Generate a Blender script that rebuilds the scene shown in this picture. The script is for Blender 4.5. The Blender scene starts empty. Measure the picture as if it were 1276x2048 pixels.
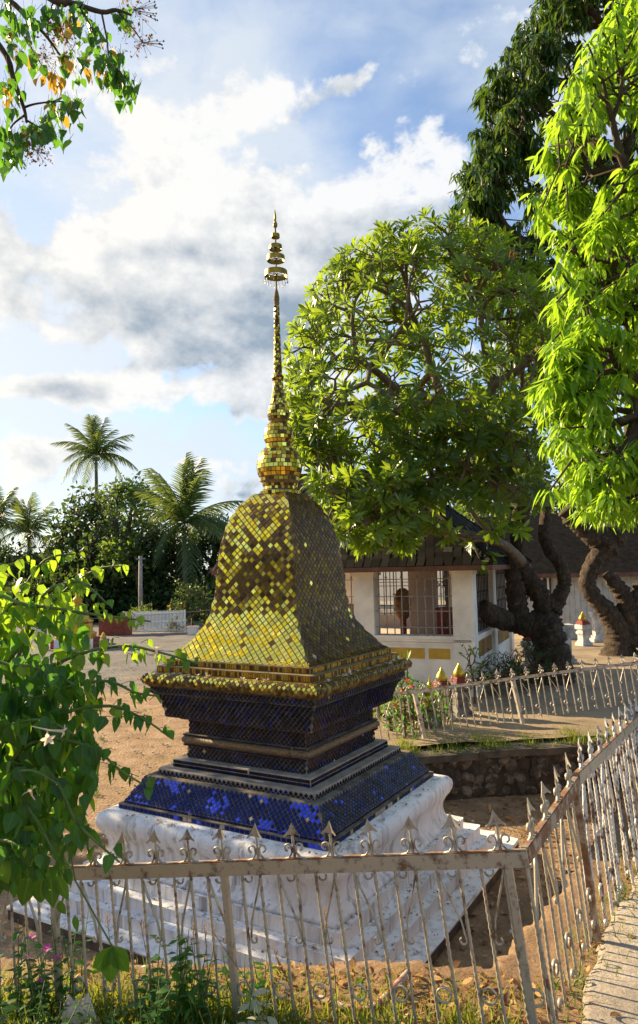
import bpy, math, random
import numpy as np
from mathutils import Matrix, Vector
R = math.radians
rng = np.random.default_rng(7); random.seed(7)
C = bpy.context.scene.collection
scene = bpy.context.scene
ZC = 2.95                      # camera height above the yard
PITCH, ROLL, F = R(4.53), R(1.246), 1421.0
CX, CY = 638.0, 1024.0
SUN_AZ, SUN_EL = R(-58), R(23)     # azimuth from +Y towards +X

# ---------------------------------------------------------------- camera
cam_d = bpy.data.cameras.new('camera'); cam = bpy.data.objects.new('camera', cam_d); C.objects.link(cam)
cam_d.sensor_fit = 'VERTICAL'; cam_d.sensor_height = 36; cam_d.lens = 36*F/2048; cam_d.clip_end = 2000; cam_d.clip_start = .05
_f = Vector((0, math.cos(PITCH), math.sin(PITCH))); _u0 = Vector((0, -math.sin(PITCH), math.cos(PITCH))); _r0 = Vector((1, 0, 0))
_r = _r0*math.cos(ROLL) - _u0*math.sin(ROLL); _u = _u0*math.cos(ROLL) + _r0*math.sin(ROLL)
cam.matrix_world = Matrix(((_r.x, _u.x, -_f.x, 0), (_r.y, _u.y, -_f.y, 0), (_r.z, _u.z, -_f.z, ZC), (0, 0, 0, 1)))
scene.camera = cam
# ---------------------------------------------------------------- sun and exposure
sd = bpy.data.lights.new('sun', 'SUN'); sun = bpy.data.objects.new('sun', sd); C.objects.link(sun)
sd.energy = 5.0; sd.angle = R(.53); sd.color = (1, .77, .46)
sdir = Vector((math.sin(SUN_AZ)*math.cos(SUN_EL), math.cos(SUN_AZ)*math.cos(SUN_EL), math.sin(SUN_EL)))
sun.rotation_euler = sdir.to_track_quat('Z', 'Y').to_euler(); sun.location = (-20, 20, 20)
vs = scene.view_settings; vs.view_transform = 'Standard'; vs.look = 'None'; vs.gamma = 1; vs.exposure = 1.42; vs.use_curve_mapping = False
scene.cycles.max_bounces = 8; scene.cycles.transparent_max_bounces = 8; scene.cycles.transmission_bounces = 4
scene.cycles.sample_clamp_indirect = 6.0

# ---------------------------------------------------------------- pixel helpers (photograph px -> direction)
def ray(u, v):
    X, Y = u-CX, -(v-CY); cr, sr = math.cos(ROLL), math.sin(ROLL)
    a = X*cr+Y*sr; b = -X*sr+Y*cr
    d = (a/F, 1.0, b/F); cp, sp = math.cos(PITCH), math.sin(PITCH)
    return np.array([d[0], d[1]*cp-d[2]*sp, d[1]*sp+d[2]*cp])
def at(u, v, d):
    r = ray(u, v); p = r*d/r[1]; p[2] += ZC; return p
def onz(u, v, z):
    r = ray(u, v); p = r*((z-ZC)/r[2]); p[2] += ZC; return p
def project(P):
    P = np.asarray(P, float).reshape(-1, 3); x, y, z = P[:, 0], P[:, 1], P[:, 2]-ZC
    c, s = math.cos(PITCH), math.sin(PITCH); d = y*c+z*s; u = -y*s+z*c
    dd = np.where(np.abs(d) < 1e-6, 1e-6, d); X, Y = x/dd*F, u/dd*F; cr, sr = math.cos(ROLL), math.sin(ROLL)
    return CX+X*cr-Y*sr, CY-(Y*cr+X*sr), d

# ---------------------------------------------------------------- world
W = bpy.data.worlds.new('World'); scene.world = W; W.use_nodes = True
nt = W.node_tree; nt.nodes.clear()
def N(t, **k):
    n = nt.nodes.new(t)
    for a, b in k.items(): setattr(n, a, b)
    return n
def val(x): return x
def lk(a, b): nt.links.new(a, b)
def M(op, a, b=None, c=None, clamp=False):
    n = N('ShaderNodeMath', operation=op, use_clamp=clamp)
    for i, q in enumerate((a, b, c)):
        if q is None: continue
        if isinstance(q, (int, float)): n.inputs[i].default_value = q
        else: lk(q, n.inputs[i])
    return n.outputs[0]
def DOT(vec, v):
    n = N('ShaderNodeVectorMath', operation='DOT_PRODUCT'); lk(vec, n.inputs[0]); n.inputs[1].default_value = tuple(v); return n.outputs['Value']
def smooth(x, a, b):
    n = N('ShaderNodeMapRange', interpolation_type='SMOOTHSTEP'); lk(x, n.inputs[0]); n.inputs[1].default_value = a; n.inputs[2].default_value = b; return n.outputs[0]
def mixc(f, a, b):
    n = N('ShaderNodeMix', data_type='RGBA')
    if isinstance(f, (int, float)): n.inputs[0].default_value = f
    else: lk(f, n.inputs[0])
    for i, q in ((6, a), (7, b)):
        if isinstance(q, tuple): n.inputs[i].default_value = q
        else: lk(q, n.inputs[i])
    return n.outputs[2]
tc = N('ShaderNodeTexCoord'); D = tc.outputs['Generated']
sky = N('ShaderNodeTexSky', sky_type='NISHITA', sun_disc=False); sky.sun_elevation = SUN_EL; sky.sun_rotation = SUN_AZ
sky.air_density = 1.0; sky.dust_density = .35; sky.ozone_density = 2.5
SKY_K = .082
def noise(scale, detail=6, rough=.55, stretch=(1, 1, 2.2), warp=None, off=(0, 0, 0)):
    mp = N('ShaderNodeMapping'); mp.inputs['Scale'].default_value = stretch; mp.inputs['Location'].default_value = off
    lk(D, mp.inputs['Vector']); n = N('ShaderNodeTexNoise'); n.inputs['Scale'].default_value = scale; n.inputs['Detail'].default_value = detail
    n.inputs['Roughness'].default_value = rough; lk(mp.outputs[0], n.inputs['Vector'])
    if warp: n.inputs['Distortion'].default_value = warp
    return n.outputs[0]
def blob(px, py, rx, ry, amp, ang=0):
    c = ray(px, py); c /= np.linalg.norm(c)
    e1 = np.cross(c, (0, 0, 1)); e1 /= np.linalg.norm(e1); e2 = np.cross(e1, c)
    ca, sa = math.cos(R(ang)), math.sin(R(ang)); f1 = e1*ca+e2*sa; f2 = -e1*sa+e2*ca
    k = F/np.linalg.norm(ray(px, py))
    a = M('MULTIPLY', DOT(D, f1), k/rx); b = M('MULTIPLY', DOT(D, f2), k/ry)
    front = M('GREATER_THAN', DOT(D, c), 0.0)
    q = M('ADD', M('MULTIPLY', a, a), M('MULTIPLY', b, b))
    e = M('POWER', 2.718, M('MULTIPLY', q, -1.0))
    return M('MULTIPLY', M('MULTIPLY', e, front), amp)
def ssum(L):
    s = L[0]
    for q in L[1:]: s = M('ADD', s, q)
    return s
sg = DOT(D, tuple(sdir)); glow = smooth(sg, .45, 1.0); glowv = smooth(sg, .6, 1.0)
n1 = noise(7.5, 11, .57, (1, 1, 1.35), .1, (3.1, .4, 1.0)); n2 = noise(22, 8, .6, (1, 1, 1.2), .1, (.3, 2.2, .7)); n3 = noise(2.3, 4, .5, (1, 1, 2.4), None, (8, 1, 2)); n4 = noise(3.6, 8, .55, (1, 1, 1.8), .15, (1, 6, 3))
_o = [3.1+sdir.x*.028, .4+sdir.y*.028, 1.0+sdir.z*.028*1.35+.02]; n1s = noise(7.5, 7, .57, (1, 1, 1.35), .1, tuple(_o)); relief = M('MULTIPLY', M('SUBTRACT', n1s, n1), 3.2)
base = M('ADD', M('MULTIPLY', n1, .66), M('MULTIPLY', n2, .34))
# heaped clouds: where they stand and how big
cover = ssum([blob(490, 200, 150, 62, .15), blob(395, 370, 70, 45, .15), blob(530, 420, 170, 50, .12), blob(690, 420, 170, 50, .1), blob(400, 560, 230, 90, .16),
              blob(430, 670, 300, 90, .2), blob(890, 365, 70, 40, .12), blob(720, 150, 100, 20, .15, 30), blob(820, 148, 40, 26, .1), blob(970, 85, 90, 45, .09, 25), blob(760, 290, 200, 50, .09),
              blob(640, 530, 80, 50, .08), blob(330, 780, 330, 30, .15), blob(130, 778, 80, 30, .17), blob(500, 985, 50, 40, .13), blob(340, 925, 90, 12, .15), blob(40, 900, 90, 50, .14), blob(280, 270, 170, 70, .11, -25), blob(140, 500, 150, 60, .1),
              blob(560, 830, 240, 28, .1), blob(560, 40, 300, 70, -.14), blob(660, 250, 120, 26, -.06), blob(330, 880, 300, 26, -.08), blob(700, 720, 130, 80, .03)])
dens = M('ADD', M('ADD', base, cover), M('MULTIPLY', M('SUBTRACT', n3, .5), .16))
alpha = M('MULTIPLY', smooth(dens, .555, .645), .97)
left = ssum([blob(20, 540, 400, 320, .6), blob(420, 330, 330, 200, .22), blob(380, 985, 900, 120, .7)])
veil = M('MULTIPLY', M('ADD', smooth(n4, .34, .72), left, None, True), .86)
thick = ssum([blob(440, 672, 210, 60, .95), blob(560, 620, 110, 50, .5), blob(130, 780, 80, 24, .9), blob(660, 520, 130, 40, .35), blob(800, 450, 180, 50, .45), blob(400, 505, 130, 26, .5), blob(500, 985, 50, 40, .8), blob(540, 825, 260, 30, .6), blob(900, 410, 70, 26, .5), blob(480, 245, 120, 20, .25), blob(560, 440, 160, 20, .3), blob(280, 730, 160, 20, .5), blob(40, 900, 80, 60, .4)])
dark = smooth(M('ADD', M('MULTIPLY', M('SUBTRACT', dens, .66), .9), M('MULTIPLY', thick, M('SUBTRACT', M('MULTIPLY', base, 2.6), .5))), .06, .8)
skyb = N('ShaderNodeMix', data_type='RGBA', blend_type='MULTIPLY'); skyb.inputs[0].default_value = 1
lk(sky.outputs[0], skyb.inputs[6]); skyb.inputs[7].default_value = (SKY_K*.96, SKY_K*1.0, SKY_K*1.05, 1)
cl_lit = mixc(glow, (.36, .365, .37, 1), (.385, .376, .355, 1)); cl_dark = mixc(glow, (.115, .15, .19, 1), (.16, .185, .215, 1))
dark = M('ADD', M('MULTIPLY', dark, .88), M('ADD', relief, .06), None, True); cloud = mixc(dark, cl_lit, cl_dark)
s1 = mixc(veil, skyb.outputs[2], mixc(glow, (.27, .305, .345, 1), (.345, .353, .352, 1)))
col = mixc(alpha, s1, cloud)
bg = N('ShaderNodeBackground'); lk(col, bg.inputs[0]); bg.inputs[1].default_value = 1.0
wo = N('ShaderNodeOutputWorld'); lk(bg.outputs[0], wo.inputs[0])

# ---------------------------------------------------------------- materials
MAT = {}
class NB:
    def __init__(s, name):
        s.m = bpy.data.materials.new(name); s.m.use_nodes = True; s.t = s.m.node_tree; s.t.nodes.clear(); MAT[name] = s.m
        s.out = s.n('ShaderNodeOutputMaterial'); s.p = s.n('ShaderNodeBsdfPrincipled'); s.l(s.p.outputs[0], s.out.inputs[0])
    def n(s, t, **k):
        q = s.t.nodes.new(t)
        for a, b in k.items(): setattr(q, a, b)
        return q
    def l(s, a, b): s.t.links.new(a, b)
    def set(s, i, v, n=None):
        n = n or s.p
        if hasattr(v, 'is_linked') or hasattr(v, 'links'): s.l(v, n.inputs[i])
        else: n.inputs[i].default_value = v
    def coord(s, kind='Object', scale=(1, 1, 1)):
        t = s.n('ShaderNodeTexCoord'); mp = s.n('ShaderNodeMapping'); mp.inputs['Scale'].default_value = scale; s.l(t.outputs[kind], mp.inputs[0]); return mp.outputs[0]
    def pos(s, scale=(1, 1, 1)):
        t = s.n('ShaderNodeNewGeometry'); mp = s.n('ShaderNodeMapping'); mp.inputs['Scale'].default_value = scale; s.l(t.outputs['Position'], mp.inputs[0]); return mp.outputs[0]
    def noise(s, vec, scale, detail=4, rough=.55, dist=0):
        q = s.n('ShaderNodeTexNoise'); q.inputs['Scale'].default_value = scale; q.inputs['Detail'].default_value = detail; q.inputs['Roughness'].default_value = rough; q.inputs['Distortion'].default_value = dist
        if vec is not None: s.l(vec, q.inputs['Vector'])
        return q.outputs[0]
    def vor(s, vec, scale, feat='F1', out='Distance'):
        q = s.n('ShaderNodeTexVoronoi', feature=feat); q.inputs['Scale'].default_value = scale; s.l(vec, q.inputs['Vector']); return q.outputs[out]
    def ramp(s, x, stops, interp='LINEAR'):
        q = s.n('ShaderNodeValToRGB'); r = q.color_ramp; r.interpolation = interp
        while len(r.elements) < len(stops): r.elements.new(.5)
        for e, (p, c) in zip(r.elements, stops):
            e.position = p; e.color = (*c, 1) if not isinstance(c, (int, float)) else (c, c, c, 1)
        s.l(x, q.inputs[0]); return q.outputs[0]
    def mix(s, f, a, b, mode='MIX'):
        q = s.n('ShaderNodeMix', data_type='RGBA', blend_type=mode)
        if isinstance(f, (int, float)): q.inputs[0].default_value = f
        else: s.l(f, q.inputs[0])
        for i, v in ((6, a), (7, b)):
            if isinstance(v, tuple): q.inputs[i].default_value = (*v, 1) if len(v) == 3 else v
            else: s.l(v, q.inputs[i])
        return q.outputs[2]
    def math(s, op, a, b=0, clamp=False):
        q = s.n('ShaderNodeMath', operation=op, use_clamp=clamp)
        for i, v in enumerate((a, b)):
            if isinstance(v, (int, float)): q.inputs[i].default_value = v
            else: s.l(v, q.inputs[i])
        return q.outputs[0]
    def attr(s, name):
        q = s.n('ShaderNodeAttribute', attribute_name=name); return q.outputs['Fac']
    def orand(s): return s.n('ShaderNodeObjectInfo').outputs['Random']
    def bump(s, h, strength=.3, dist=.01):
        q = s.n('ShaderNodeBump'); q.inputs['Strength'].default_value = strength; q.inputs['Distance'].default_value = dist; s.l(h, q.inputs['Height']); s.l(q.outputs[0], s.p.inputs['Normal'])

def leaf_mat(name, dark, mid, light, trans=.45, gloss=.38, tcol=None, rib=None, spec=.45):
    b = NB(name); tone = b.attr('tone'); c = b.ramp(tone, [(0, dark), (.5, mid), (1, light)])
    v = b.noise(b.pos(), 9, 3); c = b.mix(b.math('MULTIPLY', v, .35), c, dark)
    if rib: c = b.mix(b.ramp(b.attr('mid'), [(0, .75), (.1, 0)]), c, rib)
    b.set('Base Color', c); b.set('Roughness', gloss); b.set('Specular IOR Level', spec)
    tr = b.n('ShaderNodeBsdfTranslucent'); tt = b.mix(.65, c, tcol or light); b.l(tt, tr.inputs[0])
    mx = b.n('ShaderNodeMixShader'); mx.inputs[0].default_value = trans; b.l(b.p.outputs[0], mx.inputs[1]); b.l(tr.outputs[0], mx.inputs[2]); b.l(mx.outputs[0], b.out.inputs[0])
    return b.m
leaf_mat('leaf_shrub', (.02, .075, .012), (.035, .13, .018), (.09, .24, .02), .45, .42, (.22, .55, .03), (.14, .3, .06))
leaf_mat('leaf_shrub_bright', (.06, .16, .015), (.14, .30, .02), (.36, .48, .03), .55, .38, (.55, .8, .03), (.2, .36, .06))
leaf_mat('leaf_yellow', (.4, .2, .02), (.55, .33, .03), (.6, .45, .05), .4, .5, (.7, .45, .03))
leaf_mat('leaf_frangipani', (.010, .04, .008), (.028, .092, .012), (.14, .25, .02), .45, .3, (.55, .75, .03), (.12, .25, .06), .5)
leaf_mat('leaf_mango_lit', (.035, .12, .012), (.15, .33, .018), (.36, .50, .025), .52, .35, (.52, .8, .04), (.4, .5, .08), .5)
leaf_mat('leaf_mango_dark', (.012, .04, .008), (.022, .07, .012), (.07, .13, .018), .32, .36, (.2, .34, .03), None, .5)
leaf_mat('leaf_vine', (.03, .11, .014), (.06, .18, .02), (.14, .3, .03), .45, .4, (.3, .6, .03), (.2, .36, .08))
leaf_mat('leaf_pale', (.3, .33, .2), (.42, .44, .3), (.55, .55, .42), .3, .6, (.5, .55, .25))
leaf_mat('leaf_far', (.012, .036, .008), (.03, .075, .014), (.09, .15, .022), .3, .5, (.2, .3, .04))
leaf_mat('leaf_far_bright', (.04, .09, .015), (.08, .16, .02), (.2, .27, .03), .4, .5, (.35, .5, .05))
leaf_mat('leaf_palm', (.02, .055, .014), (.04, .09, .02), (.14, .18, .035), .35, .4, (.3, .38, .06))
leaf_mat('grass_blade', (.05, .13, .015), (.14, .25, .025), (.45, .38, .1), .4, .5, (.5, .5, .05))
leaf_mat('dry_leaf', (.11, .05, .02), (.30, .15, .05), (.58, .38, .14), .2, .7, (.5, .25, .06))
leaf_mat('flower_white', (.7, .62, .5), (.8, .72, .6), (.85, .8, .72), .35, .6, (.9, .8, .6))
leaf_mat('flower_pink', (.5, .06, .35), (.6, .08, .42), (.7, .15, .55), .35, .6, (.8, .1, .5))
leaf_mat('flower_red', (.6, .05, .02), (.7, .09, .03), (.75, .2, .05), .3, .6, (.8, .1, .02))
leaf_mat('flower_dried', (.1, .055, .025), (.16, .09, .035), (.4, .22, .07), .3, .7, (.45, .2, .06))

def simple(name, col, rough=.6, metal=0, spec=.5, nscale=0, var=.25, bump=0, bscale=40, dark=None):
    b = NB(name)
    if nscale:
        v = b.noise(b.pos(), nscale, 5, .6); d = dark or tuple(c*(1-var*1.6) for c in col)
        b.set('Base Color', b.ramp(v, [(.3, d), (.62, col)]))
    else: b.set('Base Color', (*col, 1))
    b.set('Roughness', rough); b.set('Metallic', metal); b.set('Specular IOR Level', spec)
    if bump: b.bump(b.noise(b.pos(), bscale, 5, .6), bump, .01)
    return b.m
# plaster of the plinth: white lime with grime patches, streaks and moss specks
b = NB('plaster_white')
p = b.pos(); st = b.noise(b.pos((9, 9, .9)), 1.0, 6, .65); pat = b.noise(p, 2.2, 7, .65); fine = b.noise(p, 38, 4, .7)
c = b.mix(b.ramp(st, [(.50, 0), (.70, .6)]), (.84, .83, .82), (.22, .19, .165))
c = b.mix(b.ramp(pat, [(.55, 0), (.74, .42)]), c, (.26, .23, .2)); c = b.mix(b.ramp(fine, [(.60, 0), (.72, .5)]), c, (.17, .14, .11))
cr = b.vor(b.mix(.12, p, b.n('ShaderNodeTexNoise').outputs['Color']), 3.1, 'DISTANCE_TO_EDGE'); ck = b.math('MULTIPLY', b.ramp(cr, [(0, 1), (.012, 0)]), b.ramp(b.noise(p, 1.7, 3), [(.54, 0), (.62, .5)])); c = b.mix(ck, c, (.12, .10, .085))
drip = b.noise(b.pos((16, 16, .5)), 1.0, 4, .6); c = b.mix(b.math('MULTIPLY', b.ramp(drip, [(.54, 0), (.64, .7)]), b.ramp(b.noise(p, 1.1, 3), [(.42, 0), (.6, 1)])), c, (.19, .17, .15)); c = b.mix(b.ramp(b.noise(p, .9, 5, .6), [(.45, 0), (.7, .4)]), c, (.55, .47, .37))
b.set('Base Color', c); b.set('Roughness', .88); b.bump(b.math('ADD', pat, b.math('MULTIPLY', fine, .35)), .45, .02)
def tile_mat(name, col, rough, metal, col2=None, spec=.5, coat=0, dust=(.2, .17, .12), dustk=.35, dn=6):
    b = NB(name); p = b.pos(); t = b.attr('tone'); c = b.mix(t, col, col2 or col)
    d = b.ramp(b.noise(p, dn, 6, .65), [(.48, 0), (.75, dustk)])
    b.set('Base Color', b.mix(d, c, dust)); b.set('Metallic', b.math('SUBTRACT', metal, b.math('MULTIPLY', d, metal)) if metal else 0)
    b.set('Roughness', b.math('ADD', rough, b.math('MULTIPLY', d, .45))); b.set('Specular IOR Level', spec)
    if coat: b.set('Coat Weight', coat); b.set('Coat Roughness', .08)
    return b.m
tile_mat('gold_mirror', (.93, .74, .10), .16, 1, (1.0, .82, .17), dustk=.12, dust=(.3, .25, .1))
tile_mat('gold_worn', (.40, .29, .035), .24, .9, (.56, .42, .06), dustk=.5, dust=(.14, .1, .05))
tile_mat('gold_tarnish_shade', (.06, .034, .011), .28, .35, (.15, .085, .022), dustk=.25, dust=(.07, .05, .035), spec=.22)  # tarnished tiles; on the bell they also stand in for dark reflections
tile_mat('gold_olive', (.11, .075, .008), .28, .5, (.24, .165, .016), dustk=.3, dust=(.05, .04, .02), spec=.2)
tile_mat('gold_rich', (1.0, .68, .03), .2, 1, (1.0, .74, .05), dustk=.08, dust=(.3, .25, .1))
tile_mat('amber_mirror', (.5, .2, .02), .18, .9, (.55, .28, .04))
tile_mat('blue_bright', (.002, .04, .75), .3, 0, (.006, .06, .85), dustk=.1)
tile_mat('blue_navy', (.002, .008, .07), .2, 0, (.003, .018, .16), dustk=.3, dust=(.05, .05, .055), spec=.16)
tile_mat('black_mirror', (.006, .007, .014), .22, 0, (.008, .011, .03), dustk=.3, dust=(.08, .07, .055), spec=.16)
tile_mat('tile_lost', (.36, .28, .2), .8, 0, (.45, .37, .28))
simple('grout_gold', (.23, .165, .07), .9, nscale=14, var=.4, bump=.4, bscale=90)
simple('grout_dark', (.22, .185, .14), .9, nscale=10, var=.5, bump=.4, bscale=90)
simple('torus_rough', (.26, .165, .075), .55, nscale=55, var=.5, bump=.9, bscale=70, dark=(.05, .03, .015))
simple('moss_gold', (.30, .2, .035), .45, metal=.25, nscale=22, var=.6, bump=.6, bscale=60, dark=(.04, .032, .012))
simple('dusty_top', (.38, .33, .27), .9, nscale=8, var=.3, bump=.3, bscale=60)
simple('footing_dirt_shade', (.16, .12, .09), .95, nscale=7, var=.45, bump=.6, bscale=30)  # dirty brick brown, darkened as well to paint the riser's shade
simple('brass', (.36, .24, .04), .36, metal=1, nscale=15, var=.3)
simple('brass_dark', (.12, .09, .03), .45, metal=.8, nscale=15, var=.3)
# fence steel: worn silver paint, rust in patches
def steel(name, paint, rust, amt):
    b = NB(name); p = b.pos(); m = b.ramp(b.noise(p, 16, 6, .7), [(amt, 0), (amt+.12, 1)]); c = b.mix(m, paint, b.mix(b.noise(p, 60, 3), rust, (.06, .03, .02)))
    b.set('Base Color', c); b.set('Metallic', b.math('MULTIPLY', b.math('SUBTRACT', 1, m), .3)); b.set('Roughness', b.math('ADD', .42, b.math('MULTIPLY', m, .4))); b.bump(b.noise(p, 120, 4), .25, .003)
steel('steel_paint', (.41, .37, .29), (.27, .14, .06), .52); steel('steel_peeling', (.62, .6, .56), (.13, .08, .06), .47); steel('steel_rusty', (.36, .3, .24), (.34, .16, .06), .40); steel('steel_far', (.5, .45, .38), (.24, .15, .1), .5)
# bare yard: ochre earth with gravel, grading into grey concrete further back
b = NB('yard_earth'); p = b.pos(); big = b.noise(p, .35, 6, .6); mid = b.noise(p, 2.2, 6, .65); fine = b.noise(p, 30, 5, .75); peb = b.vor(p, 26)
c = b.ramp(mid, [(.3, (.16, .095, .05)), (.5, (.30, .19, .10)), (.7, (.43, .30, .18))]); c = b.mix(b.ramp(fine, [(.45, 0), (.75, .7)]), c, (.12, .075, .045))
c = b.mix(b.ramp(peb, [(.0, .8), (.16, .0)]), c, (.45, .40, .33))
sx = b.n('ShaderNodeSeparateXYZ'); b.l(b.pos(), sx.inputs[0]); far = b.ramp(b.math('ADD', b.math('DIVIDE', sx.outputs[1], 60), b.math('MULTIPLY', b.math('SUBTRACT', big, .5), .2)), [(.29, 0), (.34, 1)])
conc = b.ramp(b.noise(p, 1.3, 6, .6), [(.3, (.10, .09, .08)), (.7, (.19, .175, .155))]); b.set('Base Color', b.mix(far, c, conc)); b.set('Roughness', .95)
b.bump(b.math('ADD', b.math('MULTIPLY', mid, 1.5), b.math('ADD', fine, b.math('MULTIPLY', peb, -.8))), .6, .03)
b = NB('bank_earth'); p = b.pos(); mid = b.noise(p, 3.5, 6, .65); fine = b.noise(p, 45, 5, .75); peb = b.vor(p, 60)
c = b.ramp(mid, [(.3, (.13, .075, .04)), (.5, (.24, .145, .075)), (.7, (.33, .21, .12))]); c = b.mix(b.ramp(fine, [(.45, 0), (.75, .7)]), c, (.08, .05, .03)); c = b.mix(b.ramp(peb, [(0, .6), (.15, 0)]), c, (.4, .33, .25))
b.set('Base Color', c); b.set('Roughness', .95); b.bump(b.math('ADD', mid, b.math('MULTIPLY', fine, .6)), .7, .025)
b = NB('terrace_earth'); p = b.pos(); mid = b.noise(p, 1.2, 7, .65); fine = b.noise(p, 22, 5, .75)
c = b.ramp(mid, [(.3, (.17, .125, .075)), (.5, (.29, .22, .14)), (.7, (.36, .29, .19))]); c = b.mix(b.ramp(fine, [(.5, 0), (.75, .6)]), c, (.12, .09, .05)); b.set('Base Color', c); b.set('Roughness', .95); b.bump(b.math('ADD', mid, fine), .5, .03)
b = NB('path_concrete'); p = b.pos(); mid = b.noise(p, 2.6, 7, .7); fine = b.noise(p, 60, 5, .8); peb = b.vor(p, 75)
c = b.ramp(mid, [(.3, (.2, .165, .13)), (.55, (.36, .31, .25)), (.72, (.5, .45, .38))]); c = b.mix(b.ramp(peb, [(.05, .5), (.2, 0)]), c, (.5, .46, .4)); c = b.mix(b.ramp(fine, [(.5, 0), (.7, .6)]), c, (.10, .085, .065))
b.set('Base Color', c); b.set('Roughness', .9); b.bump(b.math('ADD', mid, b.math('ADD', b.math('MULTIPLY', fine, .8), b.noise(p, 25, 4))), .7, .015)
b = NB('stone_rough'); p = b.pos(); o = b.orand(); n_ = b.noise(p, 6, 6, .7); c = b.mix(b.ramp(n_, [(.46, 0), (.66, 1)]), (.05, .04, .03), (.40, .35, .28)); c = b.mix(b.math('MULTIPLY', o, .6), c, (.1, .08, .055)); b.set('Base Color', c); b.set('Roughness', .92); b.bump(b.noise(p, 18, 6, .7), .9, .03)
simple('wall_mortar', (.08, .066, .05), .95, nscale=5, var=.45, bump=.9, bscale=22)
simple('wall_cap', (.12, .1, .075), .95, nscale=5, var=.45, bump=.8, bscale=26)
b = NB('bark'); p = b.pos((1, 1, .55)); n_ = b.math('ADD', b.math('MULTIPLY', b.noise(p, 9, 8, .72, .6), .7), b.math('MULTIPLY', b.noise(p, 30, 6, .75), .35)); c = b.ramp(n_, [(.40, (.022, .015, .01)), (.54, (.085, .055, .032)), (.70, (.26, .19, .125))]); b.set('Base Color', c); b.set('Roughness', .9); b.bump(b.math('ADD', n_, b.noise(p, 40, 5, .7)), 1.0, .09)
simple('branch_grey', (.19, .145, .09), .85, nscale=9, var=.4, bump=.5, bscale=40)
simple('branch_dark', (.07, .05, .03), .9, nscale=9, var=.4)
simple('stem_green', (.10, .17, .03), .6, nscale=12, var=.3); simple('stem_brown', (.12, .07, .035), .8, nscale=12, var=.4)
simple('palm_trunk', (.2, .16, .12), .9, nscale=14, var=.5, bump=.6, bscale=30)
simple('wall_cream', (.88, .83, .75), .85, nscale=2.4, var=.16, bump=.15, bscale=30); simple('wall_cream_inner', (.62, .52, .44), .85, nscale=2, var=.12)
simple('wall_white', (.72, .72, .72), .85, nscale=2, var=.15); simple('ochre_paint', (.55, .33, .035), .7, nscale=5, var=.15)
simple('ochre_dirty', (.36, .19, .05), .8, nscale=3, var=.4)
b = NB('roof_tile'); o = b.attr('tone'); p = b.pos(); c = b.ramp(o, [(0, (.010, .009, .009)), (.55, (.018, .015, .014)), (.8, (.03, .025, .023)), (.87, (.10, .036, .027)), (.94, (.14, .06, .045)), (.96, (.08, .078, .072)), (1, (.12, .115, .105))], 'LINEAR')
c = b.mix(b.ramp(b.noise(p, 14, 5, .7), [(.45, 0), (.65, .7)]), c, (.012, .012, .01)); b.set('Base Color', c); b.set('Roughness', .9); b.set('Specular IOR Level', .12); b.bump(b.noise(p, 50, 4), .5, .01)
simple('roof_under', (.02, .016, .014), .9); simple('timber_red', (.16, .075, .05), .7, nscale=6, var=.3); simple('timber_dark', (.04, .025, .018), .7)
simple('lacquer_red', (.26, .03, .02), .5, nscale=8, var=.3); simple('drum_wood', (.28, .12, .03), .5, nscale=8, var=.4); simple('grille_iron', (.34, .31, .28), .5, metal=.2, nscale=20, var=.3); simple('grille_dark', (.03, .027, .025), .6)
simple('lotus_gold', (.6, .4, .05), .35, metal=.7, nscale=16, var=.35); simple('red_paint', (.22, .022, .015), .6, nscale=9, var=.3); simple('stone_white', (.6, .58, .55), .85, nscale=5, var=.3, dark=(.22, .2, .18)); simple('stone_grey', (.2, .185, .165), .9, nscale=6, var=.5, bump=.6, bscale=20)
simple('slate_roof', (.028, .024, .02), .95, spec=.1, nscale=6, var=.4); simple('boards_white', (.52, .52, .5), .8, nscale=5, var=.2)
simple('gate_white', (.78, .78, .78), .5); simple('brick_red', (.28, .07, .04), .85, nscale=6, var=.3); simple('post_grey', (.3, .28, .25), .85, nscale=8, var=.3); simple('pot_white', (.7, .7, .68), .7)
simple('bamboo', (.22, .17, .09), .7, nscale=12, var=.4); simple('wire_grey', (.25, .24, .22), .6)
b = NB('bag_plastic'); b.set('Base Color', (.8, .72, .68, 1)); b.set('Roughness', .25); b.set('Specular IOR Level', .6); tr = b.n('ShaderNodeBsdfTranslucent'); tr.inputs[0].default_value = (.85, .75, .7, 1); mx = b.n('ShaderNodeMixShader'); mx.inputs[0].default_value = .45; b.l(b.p.outputs[0], mx.inputs[1]); b.l(tr.outputs[0], mx.inputs[2]); tp = b.n('ShaderNodeBsdfTransparent'); m2 = b.n('ShaderNodeMixShader'); m2.inputs[0].default_value = .25; b.l(mx.outputs[0], m2.inputs[1]); b.l(tp.outputs[0], m2.inputs[2]); b.l(m2.outputs[0], b.out.inputs[0])
b = NB('pipe_red_white'); p = b.pos(); m = b.ramp(b.noise(p, 18, 5, .7), [(.47, 0), (.53, 1)]); b.set('Base Color', b.mix(m, (.24, .06, .04), (.36, .27, .22))); b.set('Roughness', .7)

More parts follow.
